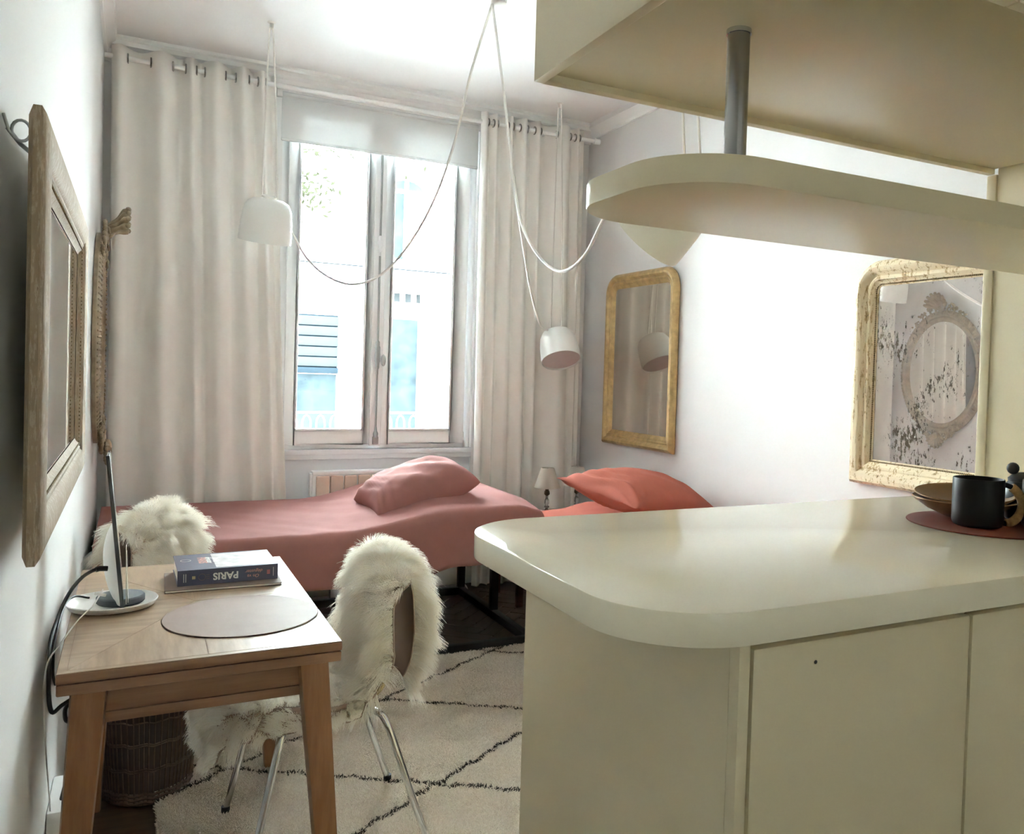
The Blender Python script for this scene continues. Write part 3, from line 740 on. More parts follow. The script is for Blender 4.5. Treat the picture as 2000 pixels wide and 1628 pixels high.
# ------------------------------------------------------------------ pendant lamps
canopy = Vector((1.521, 3.515, H))
cr_ = thing('ceiling_rose', 'white ceiling rose where the three lamp cords meet', 'ceiling rose', tuple(canopy))
MB().lathe([(0, -.03), (.05, -.03), (.062, -.024), (.065, -.004), (.062, -.0005), (0, -.0005)], 36, Matrix.Translation(canopy)).build('cup', M_white, cr_, smooth=40)
def pendant(label, centre, axis, mat, hook, cord_in, mids):
    """centre: middle of the opening; axis: from the top towards the opening"""
    a = Vector(axis).normalized(); up_ = -a
    x = Vector((1, -.5, 0)); x = (x-a*x.dot(a)).normalized(); y = up_.cross(x)
    Mx = Matrix((x, y, up_)).transposed().to_4x4(); Mx.translation = Vector(centre)
    g = thing('pendant_lamp', label, 'pendant lamp', tuple(hook), 'white pendant lamps on swagged cords')
    R_, h_ = .1215, .205
    pr = [(R_, 0), (R_*.995, .03), (R_*.955, .105), (R_*.89, .155), (R_*.76, .187), (R_*.56, .201), (R_*.3, .2055), (0, .206)]
    MB().lathe(pr, 56, Mx).build('lamp_shade', mat, g, smooth=60)
    MB().lathe([(R_-.003, 0.0), (R_, 0), (R_-.0035, .03), (R_*.93, .10)], 56, Mx).build('rim', mat, g, smooth=60)
    MB().lathe([(0, .012), (R_*.6, .0115), (R_-.004, .011)], 56, Mx).build('diffuser', M_inner, g, smooth=60)
    top = Mx @ Vector((0, 0, .206))
    cl = MB().tube([top-up_*.002, top+up_*.010], .026, 20); cl.tube([top+up_*.009+x*-.034, top+up_*.009+x*.034], .006, 10)
    cl.build('cord_clip', mat, g, smooth=40)
    hk = Vector(hook)
    MB().lathe([(0, -.028), (.009, -.028), (.011, -.02), (.011, -.006), (.02, -.0005), (0, -.0005)], 18, Matrix.Translation(hk)).build('ceiling_hook', M_cord, g, smooth=50)
    e0, e1 = top+up_*.009-x*.034, top+up_*.009+x*.034
    hp = hk-Vector((0, 0, .03))
    MB().tube(catmull([e0, e0.lerp(hp, .5)-x*.006, hp-x*.010-Vector((0, 0, .03)), hp, hp+x*.010-Vector((0, 0, .03)), e1.lerp(hp, .5)+x*.008, e1], 8), .0042, 7).build('hanging_cord', M_cord, g, smooth=60)
    st = e1 if cord_in == 'b' else (e0 if cord_in == 'a' else Vector(cord_in))
    pts = catmull([st]+list(mids)+[canopy-Vector((0, 0, .028))], 6)
    MB().tube(pts, .0058, 8).build('swag_cord', M_cord, g, smooth=60)
    return g
pendant('white pendant lamp hanging before the wide curtain, left of the window', (.705, 4.335, 1.932), (-.05, .24, -1), M_white, (.715, 4.335, H), (.815, 4.33, 2.02), [(.837, 4.30, 1.964), (.891, 4.25, 1.857), (.974, 4.17, 1.771), (1.076, 4.08, 1.735), (1.184, 3.98, 1.783), (1.286, 3.88, 1.926), (1.371, 3.78, 2.134), (1.427, 3.68, 2.389), (1.463, 3.6, 2.67)])
pendant('white pendant lamp tipped to show its opening, by the narrow curtain', (2.452, 4.60, 1.418), (-.05, -.49, -.87), M_white, (2.42, 4.66, H), 'a', [(2.30, 4.55, 1.605), (2.226, 4.47, 1.66), (2.081, 4.27, 1.812), (1.931, 4.05, 2.023), (1.775, 3.82, 2.277), (1.645, 3.65, 2.603)])
pendant('ivory pendant lamp tilted away, half hidden behind the hanging shelf', (1.535, 2.2, 1.765), (-.30, .60, -.64), M_cream_lamp, (1.60, 2.2, H), 'b', [(1.49, 2.30, 1.93), (1.485, 2.38, 1.848), (1.521, 2.58, 1.749), (1.543, 2.8, 1.719), (1.545, 3.0, 1.796), (1.558, 3.2, 1.945), (1.564, 3.32, 2.156), (1.552, 3.42, 2.524)])

# ------------------------------------------------------------------ beds
bed = thing('day_bed', 'low bed on a black metal box frame below the window', 'bed', (.98, 4.27, 0))
bx0, bx1, by0, by1 = .03, 1.935, 3.75, 4.80
for x in (bx0, bx1-.04):
    for y in (by0, by1-.04):
        MB().box(x, x+.04, y, y+.04, 0.001, .46).build('leg', M_blackmetal, bed, bevel=.003)
MB().box(bx1-.04, bx1, 4.24, 4.28, .045, .46).build('leg', M_blackmetal, bed, bevel=.003)
for (a, b_, c_, d_) in ((bx0+.04, bx1-.04, by0, by0+.04), (bx0+.04, bx1-.04, by1-.04, by1), (bx0, bx0+.04, by0+.04, by1-.04), (bx1-.04, bx1, by0+.04, by1-.04)):
    MB().box(a, b_, c_, d_, .002, .045).build('bottom_rail', M_blackmetal, bed, bevel=.003)
    MB().box(a, b_, c_, d_, .46, .50).build('top_rail', M_blackmetal, bed, bevel=.003)
MB().box(bx0, bx1, by0, by1, .50, .53).build('slat_base', M_blackmetal, bed, bevel=.004)
MB().box(bx0+.01, bx1-.01, by0+.005, by1-.005, .53, .590).build('mattress', M_mattress, bed, bevel=.03, seg=3)

def cover(name, label, mat, x0, x1, y0, y1, topf, hemf, nx=110, ny=80, over=.26, left=True, seed=0):
    """cloth lying on a bed: topf(x, y) height of the top; hemf(x, y) height of the hem; overflow hangs down"""
    us = np.linspace(x0-(over if left else 0), x1+over, nx); vs_ = np.linspace(y0-over, y1+over, ny)
    A = np.zeros((nx, ny, 3))
    for i, u in enumerate(us):
        for j, v in enumerate(vs_):
            cx, cy = min(max(u, x0), x1), min(max(v, y0), y1)
            ox, oy_ = u-cx, v-cy
            d = math.hypot(ox, oy_) if ox*oy_ != 0 else abs(ox)+abs(oy_)
            d = max(abs(ox), abs(oy_), d*.92)
            zt = topf(cx, cy); hem = hemf(cx, cy)
            drop = min(1, d/over)
            r = .045
            e = min(d, r*1.57)/(r*1.57)
            out = r*math.sin(e*math.pi/2)*.75
            z = zt-(r*(1-math.cos(e*math.pi/2)) + (max(0, d-r*1.57))/(over-r*1.57)*(zt-hem-r) if d > 0 else 0)
            if d > 0:
                n_x, n_y = ox/max(d, 1e-6), oy_/max(d, 1e-6); nl = math.hypot(n_x, n_y); n_x /= nl; n_y /= nl
                fold = .010*drop*math.sin((cx*11+cy*9)+seed)+.007*drop*math.sin((cx-cy)*23+seed)
                cx += n_x*(out+fold-.006*drop); cy += n_y*(out+fold-.006*drop)
            else:
                z += .003*vnoise(u*6, v*7, seed)+.002*vnoise(u*17+v*5, v*9, seed+2)
            A[i, j] = (cx, cy, z)
    o_ = MB().grid(A).build(name, mat, None, smooth=80)
    s_ = o_.modifiers.new('thick', 'SOLIDIFY'); s_.thickness = .005; s_.offset = 1
    return tag(o_, label, 'bedspread')
def ss(a, b_, t): t = min(1, max(0, (t-a)/(b_-a))); return t*t*(3-2*t)
def top1(x, y):
    return .612+.112*ss(.95, 1.55, x)*(1-.45*ss(1.80, 2.02, x)) - .03*ss(4.0, 3.7, y)*ss(1.0, 1.5, x)
def hem1(x, y):
    return .385-.01*ss(.3, .8, x)+.0*x + .055*ss(1.28, 1.52, x)-.025*ss(1.6, 1.95, x)
cover('bed_cover', 'dusty rose cotton cover draped over the bed below the window', M_dust, 0.03, 1.925, 3.752, 4.755, top1, hem1, 130, 90, .25, False, 1.0)

bed2 = thing('day_bed', 'second bed along the mirror wall, mostly hidden by the bar', 'bed', (2.38, 3.0, 0))
cx0, cx1, cy0, cy1 = 2.015, 2.790, 2.05, 4.0
for x in (cx0, cx1-.04):
    for y in (cy0, cy1-.04): MB().box(x, x+.04, y, y+.04, .001, .40).build('leg', M_blackmetal, bed2, bevel=.003)
for (a, b_, c_, d_) in ((cx0+.04, cx1-.04, cy0, cy0+.04), (cx0+.04, cx1-.04, cy1-.04, cy1), (cx0, cx0+.04, cy0+.04, cy1-.04), (cx1-.04, cx1, cy0+.04, cy1-.04)):
    MB().box(a, b_, c_, d_, .002, .045).build('bottom_rail', M_blackmetal, bed2, bevel=.003)
MB().box(cx0, cx1, cy0, cy1, .40, .50).build('slat_base', M_blackmetal, bed2, bevel=.004)
MB().box(cx0+.01, cx1-.01, cy0+.01, cy1-.01, .50, .59).build('mattress', M_mattress, bed2, bevel=.03, seg=3)
cover('bed_cover', 'coral cotton cover on the second bed, under the coral pillow', M_dust2, cx0, cx1-.02, cy0, cy1-.01,
      lambda x, y: .615+.055*ss(3.3, 3.75, y)*(1-ss(3.86, 4.02, y))*ss(1.98, 2.3, x), lambda x, y: .40, 60, 90, .24, True, 3.0)

def pillow(name, label, mat, w_, d_, h_, M, seed=0, ruck=0., pw=2.3, ex=.52, low=.62):
    n = 56; A = []
    for sgn in (1, -1):
        g = np.zeros((n+1, n+1, 3))
        for i in range(n+1):
            for j in range(n+1):
                u, v = math.sin(math.pi/2*(2*i/n-1)), math.sin(math.pi/2*(2*j/n-1))
                t = (max(0, 1-abs(u)**pw)*max(0, 1-abs(v)**pw))**ex
                x = u*w_/2*(1-.07*(1-v*v)**1.0*abs(u)**3); y = v*d_/2*(1-.10*(1-u*u)*abs(v)**3)
                wr = .006*vnoise(u*3.2+seed, v*3.7, seed)*t
                if ruck: wr += ruck*ss(-.35, -.95, u)*math.sin(u*34+2.2*math.sin(v*4)+seed)*t**.5*.012
                z = sgn*h_/2*t*(1.0 if sgn > 0 else low) + wr + .004*math.sin(9*u+7*v+seed)*t
                g[i, j] = (x, y, z)
        A.append(g)
    mb = MB()
    for g in A:
        f = g.reshape(-1, 3); f = np.array([tuple(M @ Vector(p)) for p in f]).reshape(n+1, n+1, 3); mb.grid(f)
    o_ = mb.build(name, mat, None, smooth=80)
    return tag(o_, label, 'pillow')
Mp = Matrix.Translation((1.425, 4.13, .728)) @ Matrix.Rotation(math.radians(1), 4, 'Z') @ Matrix.Rotation(math.radians(-17), 4, 'Y') @ Matrix.Rotation(math.radians(4), 4, 'X')
pillow('pillow', 'plump dusty rose pillow leaning on the bed below the window', M_dust, .53, .43, .265, Mp, 1.0, .5, 3.4, .42, .55)
Mp = Matrix.Translation((2.43, 3.60, .735)) @ Matrix.Rotation(math.radians(19), 4, 'Z') @ Matrix.Rotation(math.radians(8), 4, 'Y') @ Matrix.Rotation(math.radians(9), 4, 'X')
pillow('pillow', 'coral red pillow on the second bed, rumpled at one end', M_dust2, .73, .52, .265, Mp, 5.0, 1.0, 2.2, .6, .62)

# bedside table with two lamps
ns = thing('bedside_table', 'dark walnut bedside table in the corner between the beds', 'bedside table', (2.44, 4.56, 0))
MB().box(2.09, 2.79, 4.36, 4.76, .465, .488).build('table_top', M_nightwood, ns, bevel=.004)
for x in (2.105, 2.735):
    for y in (4.375, 4.715): MB().box(x, x+.04, y, y+.03, .001, .465).build('leg', M_nightwood, ns, bevel=.003)
MB().box(2.145, 2.735, 4.38, 4.40, .40, .465).build('apron', M_nightwood, ns); MB().box(2.145, 2.735, 4.72, 4.74, .40, .465).build('apron', M_nightwood, ns)
def table_lamp(x, y, label):
    z = .4885
    t = thing('table_lamp', label, 'table lamp', (x, y, z), 'pair of crystal bedside lamps')
    T = Matrix.Translation((x, y, z))
    MB().lathe([(0, 0), (.035, 0), (.037, .004), (.03, .010), (.012, .014), (0, .014)], 28, T).build('base', M_bronze, t, smooth=40)
    for z0, h_, r in ((.014, .040, .014), (.054, .016, .017), (.070, .044, .015), (.114, .012, .009)):
        MB().lathe([(0, z0), (r*.6, z0), (r, z0+h_*.3), (r*.9, z0+h_*.7), (r*.45, z0+h_), (0, z0+h_)], 8, T).build('crystal_bead', M_crystal, t)
    MB().lathe([(0, .126), (.008, .126), (.017, .136), (.016, .150), (.010, .160), (.013, .168), (.013, .182), (0, .182)], 20, T).build('holder', M_bronze, t, smooth=50)
    MB().lathe([(.078, .175), (.038, .292), (.0365, .292), (.0765, .1752)], 40, T, True).build('lamp_shade', M_shade, t, smooth=40)
    MB().tube([(x, y, z+.182), (x, y, z+.29)], .003, 8).build('stem', M_bronze, t, smooth=40)
table_lamp(2.335, 4.50, 'small crystal lamp with a linen shade nearest the window bed')
table_lamp(2.545, 4.52, 'small crystal lamp half hidden behind the coral pillow')
o = MB().tube(catmull([(2.30, 4.97, .03), (2.10, 4.975, .25), (1.99, 4.94, .06), (1.985, 4.86, .012), (1.96, 4.80, .012), (1.945, 4.92, .10), (1.97, 4.97, .25), (2.2, 4.97, .40)], 8), .004, 7).build('lamp_cord', M_cord, None, smooth=60)
tag(o, 'thin white lamp cord trailing on the floor behind the bed', 'cord')

# ------------------------------------------------------------------ rug
RZ = .018
rug = thing('rug', 'cream shag rug with thin black diamond lines under the chair', 'rug', (1.2, 2.7, 0))
rx0, rx1, ry0, ry1 = .238, 2.30, 1.45, 3.735
MB().box(rx0, 1.90, ry0, ry1, .0015, .008).build('backing', M_rug, rug)
def on_line(x, y, wob=True):
    wx = .006*np.sin(x*37)+.005*np.sin(x*83+1)
    a = (y-.615*x-1.925+wx+.365) % .735-.365
    b = (y+.645*x-3.235+wx+.385) % .77-.385
    far = (a > -.365)
    return np.minimum(np.abs(a)*.85, np.abs(b)*.84) < .0075
n = 330000
px_ = rng.uniform(rx0+.004, 1.90, n); py_ = rng.uniform(1.75, ry1, n)
keep = (px_ < 1.05+.55*(py_-1.9)) & (py_ > 1.85)
px_, py_ = px_[keep], py_[keep]
n2 = 26000
gx = rng.uniform(rx0+.004, 1.90, n2*8); gy = rng.uniform(1.75, ry1, n2*8); k_ = on_line(gx, gy); gx, gy = gx[k_], gy[k_]
m0 = ~on_line(px_, py_)
def pile(name, x, y, mat, r0, r1):
    n = len(x); th = rng.uniform(0, 2*math.pi, n); ln = rng.uniform(.010, .017, n)
    lean = .007*np.stack([np.cos(th), np.sin(th)], 1) + .006*np.stack([vnoise(x*9, y*9, 1), vnoise(x*8, y*10, 4)], 1)
    P = np.zeros((n, 3, 3)); P[:, 0] = np.stack([x, y, np.full(n, .007)], 1)
    P[:, 1] = np.stack([x+lean[:, 0]*.35, y+lean[:, 1]*.35, .007+ln*.6], 1)
    P[:, 2] = np.stack([x+lean[:, 0]*1.1, y+lean[:, 1]*1.1, .007+ln], 1)
    return strands(name, P, mat, rug, r0, r1)
WMr = WM[rug].inverted()
def to_local(x, y): return x-1.2, y-2.7
def pile_l(name, x, y, mat, r0, r1):
    o_ = pile(name, x, y, mat, r0, r1)
    a = o_.data.attributes['position'].data
    buf = np.zeros(len(a)*3, np.float32); a.foreach_get('vector', buf); buf = buf.reshape(-1, 3); buf -= np.array([1.2, 2.7, 0], np.float32); a.foreach_set('vector', buf.reshape(-1))
    return o_
pile_l('pile', px_[m0], py_[m0], M_pile, .0016, .0009)
q_ = pile_l('line_pile', gx, gy, M_pileb, .0017, .0010); q_['label'] = 'thin black diamond lines'

# ------------------------------------------------------------------ desk
desk = thing('desk', 'oak topped desk with teak edges and splayed legs against the mirror wall', 'desk', (.305, 2.30, 0))
tx0, tx1, ty0, ty1, TT_ = .040, .573, 1.850, 2.745, .75
MB().box(tx0, tx1, ty0, ty1, .7285, .7485).build('table_top', M_teak, desk, bevel=.003)
MB().box(tx0+.001, tx1-.001, ty0+.001, ty1-.001, .7055, .7272).build('lower_leaf', M_teak, desk, bevel=.003)
MB().box(tx0+.02, tx1-.02, ty0+.02, ty1-.02, .70, .729).build('core', M_teak, desk)
# veneer: eight wedges meeting in the middle and a crossbanded rim
ctr = ((tx0+tx1)/2, 2.30); rim = .018
ix0, ix1, iy0, iy1 = tx0+rim, tx1-rim, ty0+rim, ty1-rim
ring = [(ix0, iy0), (ctr[0], iy0), (ix1, iy0), (ix1, ctr[1]), (ix1, iy1), (ctr[0], iy1), (ix0, iy1), (ix0, ctr[1])]
def shrink(tri, e=.0006):
    c = np.mean(tri, 0); return [tuple(np.array(p)+(c-np.array(p))/np.linalg.norm(c-np.array(p))*e) for p in tri]
for i in range(8):
    tri = shrink([ctr, ring[i], ring[(i+1) % 8]])
    mid = np.mean(tri, 0); ang = math.atan2(mid[1]-ctr[1], mid[0]-ctr[0])
    mt = M_oak_b if i in (0, 1, 4, 5) else M_oak
    MB().prism(tri, .7486, .7497+.0002*(i % 2)).build('veneer_wedge', mt, desk)
for (a, b_, c_, d_) in ((tx0+.002, tx1-.002, ty0+.002, iy0-.0006), (tx0+.002, tx1-.002, iy1+.0006, ty1-.002), (tx0+.002, ix0-.0006, iy0, iy1), (ix1+.0006, tx1-.002, iy0, iy1)):
    MB().box(a, b_, c_, d_, .7486, .7496).build('veneer_band', M_oak, desk)
for (a, b_, c_, d_) in ((tx0+.07, tx1-.07, ty0+.032, ty0+.050), (tx0+.07, tx1-.07, ty1-.050, ty1-.032), (tx0+.032, tx0+.050, ty0+.07, ty1-.07), (tx1-.050, tx1-.032, ty0+.07, ty1-.07)):
    MB().box(a, b_, c_, d_, .655, .7055).build('apron', M_teak, desk, bevel=.001)
    MB().box(a, b_, c_+.001, d_-.001, .632, .6535).build('apron_moulding', M_teak, desk, bevel=.003)
def leg(cx, cy, dx, dy):
    secs = []
    for t in np.linspace(0, 1, 10):
        z = .7055*(1-t)+(.0095 if cx > .3 else .001)*t
        hw = .033-.013*t; x, y = cx+dx*t, cy+dy*t
        ring = []
        for j in range(16):
            a = 2*math.pi*j/16; r = hw/max(abs(math.cos(a)), abs(math.sin(a)))**.62
            ring.append((x+r*math.cos(a), y+r*math.sin(a), z))
        secs.append(ring)
    b = MB().grid(np.array(secs), False, True); b.f.append(tuple(range(16))); b.f.append(tuple(9*16+j for j in range(16)))
    b.build('leg', M_teakleg, desk, smooth=50)
leg(tx0+.055, ty0+.045, -.045, -.075); leg(tx1-.055, ty0+.045, .050, -.075); leg(tx0+.055, ty1-.045, -.02, .16); leg(tx1-.055, ty1-.045, .065, .22)

o = MB().lathe([(0, TT_+.0003), (.171, TT_+.0003), (.1725, TT_+.0016), (.171, TT_+.0030), (0, TT_+.0032)], 72, Matrix.Translation((.398, 2.125, 0))).build('placemat', M_placemat, None, smooth=30)
tag(o, 'round mauve brown leather placemat on the desk', 'placemat')
nb = thing('notebook', 'thin grey brown notebook lying under the thick guide book', 'notebook', (.385, 2.49, TT_))
Mn = Matrix.Translation((.385, 2.487, TT_)) @ Matrix.Rotation(math.radians(-1.5), 4, 'Z')
def boxM(M, x0, x1, y0, y1, z0, z1):
    b = MB().box(x0, x1, y0, y1, z0, z1); b.v = [tuple(M @ Vector(p)) for p in b.v]; return b
boxM(Mn, -.143, .143, -.102, .102, .0004, .0016).build('cover', M_note, nb, bevel=.0004, seg=1)
boxM(Mn, -.141, .140, -.099, .100, .0018, .0062).build('pages', M_paper, nb)
boxM(Mn, -.143, .143, -.102, .102, .0064, .0078).build('cover', M_note, nb, bevel=.0004, seg=1)

bk = thing('book', 'thick navy guide book about Paris lying on the grey notebook', 'book', (.39, 2.52, TT_+.0082))
BW, BD, BH = .250, .196, .041
Mb = Matrix.Translation((.3935, 2.522, TT_+.0082)) @ Matrix.Rotation(math.radians(1.0), 4, 'Z')
boxM(Mb, -BW/2, BW/2, -BD/2, BD/2, 0, .0022).build('cover', M_navy, bk, bevel=.0006, seg=1)
boxM(Mb, -BW/2, BW/2, -BD/2, BD/2, BH-.0022, BH).build('cover', M_navy, bk, bevel=.0006, seg=1)
boxM(Mb, -BW/2, BW/2, -BD/2, -BD/2+.0024, 0, BH).build('spine', M_navy, bk, bevel=.0008, seg=1)
boxM(Mb, -BW/2+.003, BW/2-.003, -BD/2+.002, BD/2-.003, .0022, BH-.0022).build('pages', M_paper, bk)
def text(body, size, M, mat, parent, name='title_text', shear=0., bold=0., align='CENTER', space=1.0):
    cu_ = bpy.data.curves.new(name, 'FONT'); cu_.body = body; cu_.size = size; cu_.shear = shear; cu_.offset = bold
    cu_.align_x = align; cu_.align_y = 'CENTER'; cu_.extrude = .00015; cu_.space_character = space; cu_.resolution_u = 3
    t = bpy.data.objects.new(name, cu_); COL.objects.link(t)
    me = bpy.data.meshes.new_from_object(t.evaluated_get(bpy.context.evaluated_depsgraph_get()))
    bpy.data.objects.remove(t); bpy.data.curves.remove(cu_)
    me.transform(WM[parent].inverted() @ M); me.materials.clear(); me.materials.append(mat)
    o_ = bpy.data.objects.new(name, me); COL.objects.link(o_); o_.parent = parent; WM[o_] = WM[parent]
    return o_
# spine faces the viewer; the lettering stands upside down: x mirrored to run right to left
SP = Mb @ Matrix.Translation((0, -BD/2-.0002, BH/2)) @ Matrix.Rotation(math.pi/2, 4, 'X') @ Matrix.Rotation(math.pi, 4, 'Z')
def on_spine(dx, dz=0.): return SP @ Matrix.Translation((-dx, -dz, 0))
text('PARIS', .0255, on_spine(-.0075), M_ink_w, bk, bold=.0008, space=1.0)
text('On va', .0125, on_spine(.062, -.007), M_ink_p, bk, shear=.25)
text('déguster', .0125, on_spine(.064, .0055), M_ink_p, bk, shear=.25)
for k_, dz in enumerate((-.004, 0, .004)): boxM(on_spine(.1005, dz), -.004, .004, -.0013, .0013, 0, .0002).build('red_mark', M_ink_r, bk)
boxM(on_spine(.113), -.0006, .0006, -.012, .012, 0, .0002).build('white_rule', M_ink_w, bk)
for dx in (-.110, -.105): boxM(on_spine(dx), -.0007, .0007, -.011, .011, 0, .0002).build('white_rule', M_ink_w, bk)
MB().tube([tuple(on_spine(-.066) @ Vector((.0085*math.cos(a), .0085*math.sin(a), .0001))) for a in np.linspace(0, 2*math.pi, 24, endpoint=False)], .0006, 5, closed=True).build('round_emblem', M_note, bk)
for dz in (-.005, 0, .005): boxM(on_spine(-.052, dz), -.004, .004, -.0006, .0006, 0, .0002).build('grey_rule', M_note, bk)
boxM(on_spine(-.086, 0), -.004, .004, -.004, .004, 0, .0002).build('olive_sign', M_shelledge, bk)
# cover print, facing up
TP = Mb @ Matrix.Translation((0, 0, BH+.0002)) @ Matrix.Rotation(math.pi/2, 4, 'Z')
CT = Mb @ Matrix.Translation((0, 0, BH+.0002)) @ Matrix.Rotation(math.pi, 4, 'Z')
text('PARIS', .030, CT @ Matrix.Translation((.058, -.012, 0)) @ Matrix.Rotation(math.pi/2, 4, 'Z'), M_ink_p, bk, bold=.0008)
text('On va', .022, CT @ Matrix.Translation((.024, -.012, 0)) @ Matrix.Rotation(math.pi/2, 4, 'Z'), M_ink_w, bk, shear=.2, bold=.0004)
text('déguster', .022, CT @ Matrix.Translation((.040, -.012, 0)) @ Matrix.Rotation(math.pi/2, 4, 'Z'), M_ink_w, bk, shear=.2, bold=.0004)
MB().tube([tuple(CT @ Vector((.098+.013*math.cos(a), -.02+.013*math.sin(a), .0001))) for a in np.linspace(0, 2*math.pi, 24, endpoint=False)], .0007, 5, closed=True).build('round_emblem', M_ink_w, bk)
boxM(Mb, -.03+.0, .112, -BD/2+.012, BD/2-.012, BH+.0001, BH+.0003).build('cover_picture', M_coverart, bk)

# tray with the upright screen
tr_ = thing('charging_tray', 'oval white tray with a raised rim near the wall end of the desk', 'tray', (.125, 2.315, TT_))
To = Matrix.Translation((.125, 2.315, TT_)) @ Matrix.Diagonal((1.0, .96, 1, 1))
MB().lathe([(0, .0005), (.078, .0005), (.092, .004), (.099, .016), (.0975, .018), (.095, .016), (.088, .007), (.076, .004), (0, .0038)], 56, To).build('dish', M_tray, tr_, smooth=50)
dk = thing('charging_puck', 'flat charcoal fabric disc lying in the white tray', 'speaker', (.142, 2.335, TT_+.0045))
MB().lathe([(0, 0), (.050, 0), (.053, .003), (.053, .015), (.050, .018), (0, .019)], 48, Matrix.Translation((.142, 2.335, TT_+.0045))).build('disc', M_disc, dk, smooth=40)
sc = thing('display_screen', 'slim upright screen with dark edge and rounded white back, standing in the tray', 'screen', (.145, 2.262, TT_+.0045))
def slab(x_bot, x_top, th, y0, y1, z0, z1, rnd=.0):
    b = MB(); b.add([(x_bot, y0, z0), (x_bot+th, y0, z0), (x_top+th, y0, z1), (x_top, y0, z1), (x_bot, y1, z0), (x_bot+th, y1, z0), (x_top+th, y1, z1), (x_top, y1, z1)],
                    [(0, 1, 2, 3), (4, 7, 6, 5), (0, 4, 5, 1), (3, 2, 6, 7), (0, 3, 7, 4), (1, 5, 6, 2)]); return b
z0_ = TT_+.0055
slab(.1425, .1065, .0085, 2.252, 2.262, z0_, 1.121).build('bezel', M_darkedge, sc, bevel=.001)
slab(.1440, .1080, .0058, 2.2622, 2.385, z0_+.001, 1.121).build('screen_glass', M_screen, sc, bevel=.001)
bkm = []
for t in np.linspace(0, 1, 15):
    z = z0_+.006+.192*t; xs = .1432-(.1435-.1075)*(z-z0_)/(1.121-z0_)
    d = .030*math.sin(math.pi*min(1, .06+t*.97))**.55
    bkm.append([(xs-d*math.sin(math.pi*s_)**.7, 2.262+.115*s_, z) for s_ in np.linspace(0, 1, 13)])
MB().grid(np.array(bkm)).build('back_shell', M_tray, sc, smooth=60)
o = slab(.1535, .1515, .0012, 2.250, 2.30, TT_+.019, .900).build('card', M_paper, None)
tag(o, 'narrow white card leaning beside the upright screen', 'card')
o = slab(.1575, .1530, .0010, 2.262, 2.31, TT_+.019, .885).build('card', M_paper, None)
tag(o, 'second white card, shorter, next to the screen', 'card')
def cable(name, label, pts, r, mat, n=8):
    o_ = MB().tube(catmull(pts, n), r, 8).build(name, mat, None, smooth=60); return tag(o_, label, 'cable')
cb = thing('power_cable', 'thick black cable arching from the screen to the wall and looping under the desk', 'cable', (.02, 2.0, .62))
MB().tube(catmull([(.112, 2.268, .853), (.090, 2.262, .854), (.062, 2.255, .838), (.036, 2.24, .803), (.018, 2.20, .757), (.014, 2.10, .74), (.018, 2.02, .72), (.021, 1.98, .67), (.028, 1.97, .636), (.045, 1.97, .648), (.066, 1.98, .655), (.072, 1.98, .64), (.064, 1.98, .612), (.052, 1.98, .612), (.050, 1.98, .635), (.062, 1.98, .652), (.072, 1.985, .645), (.060, 2.1, .50), (.030, 2.25, .33)], 8), .0042, 8).build('cord', M_black, cb, smooth=60)
MB().tube([(.114, 2.268, .853), (.098, 2.265, .855), (.090, 2.262, .8535)], .0062, 10).build('plug', M_black, cb, smooth=40)
cable('power_cable', 'thinner black cable hanging from the tray down the wall', [(.075, 2.33, .772), (.045, 2.30, .785), (.028, 2.23, .775), (.022, 2.10, .74), (.025, 2.02, .70), (.031, 2.0, .68)], .0026, M_black)
wc = thing('charger_cable', 'thin white cable and plug lying over the tray rim', 'cable', (.09, 2.25, .78))
MB().tube(catmull([(.105, 2.285, .80), (.098, 2.265, .790), (.085, 2.235, .7745), (.06, 2.16, .765), (.034, 2.06, .745), (.015, 2.0, .72), (.012, 2.0, .62), (.012, 2.2, .33)], 8), .0017, 7).build('cord', M_cord, wc, smooth=60)
boxM(Matrix.Translation((.100, 2.272, .792)) @ Matrix.Rotation(.6, 4, 'Z') @ Matrix.Rotation(.35, 4, 'Y'), -.012, .012, -.006, .006, -.0035, .0035).build('plug', M_tray, wc, bevel=.0015)
ps = thing('power_strip', 'white multi socket block on the wall below the desk', 'socket', (.0, 2.33, .25))
MB().box(.0005, .040, 2.24, 2.44, .20, .305).build('body', M_tray, ps, bevel=.006)
for y in (2.29, 2.34, 2.39): MB().tube([(.0398, y, .255), (.0415, y, .255)], .017, 20).build('outlet', M_grey, ps)
MB().box(.0412, .075, 2.318, 2.362, .235, .285).build('plug', M_tray, ps, bevel=.006)

# ------------------------------------------------------------------ waste basket
bs = thing('waste_basket', 'round dark wicker waste basket on the bare floor under the desk', 'basket', (.222, 2.945, 0))
bcx, bcy, r0_, r1_, bh = .222, 2.945, .122, .148, .305
def rz(t): return r0_+(r1_-r0_)*t
for i in range(56):
    a = 2*math.pi*i/56
    MB().tube([(bcx+rz(t)*math.cos(a+.02*math.sin(i)), bcy+rz(t)*math.sin(a+.02*math.sin(i)), .006+bh*t) for t in (0, .5, 1)], .0024, 5).build('stake', M_wicker, bs, smooth=60)
for t, r in ((.02, .005), (.06, .005), (.10, .005), (.34, .003), (.36, .003), (.60, .003), (.62, .003), (.84, .003), (.955, .004), (.975, .0045), (1.0, .005)):
    MB().tube([(bcx+(rz(t)+.002*math.sin(a*28))*math.cos(a), bcy+(rz(t)+.002*math.sin(a*28))*math.sin(a), .006+bh*t+.0025*math.sin(a*14)) for a in np.linspace(0, 2*math.pi, 96, endpoint=False)], r, 5, closed=True).build('hoop', M_wicker, bs, smooth=60)
MB().lathe([(0, .003), (r0_, .003), (r0_, .009), (0, .010)], 40, Matrix.Translation((bcx, bcy, 0))).build('bottom', M_wicker, bs)
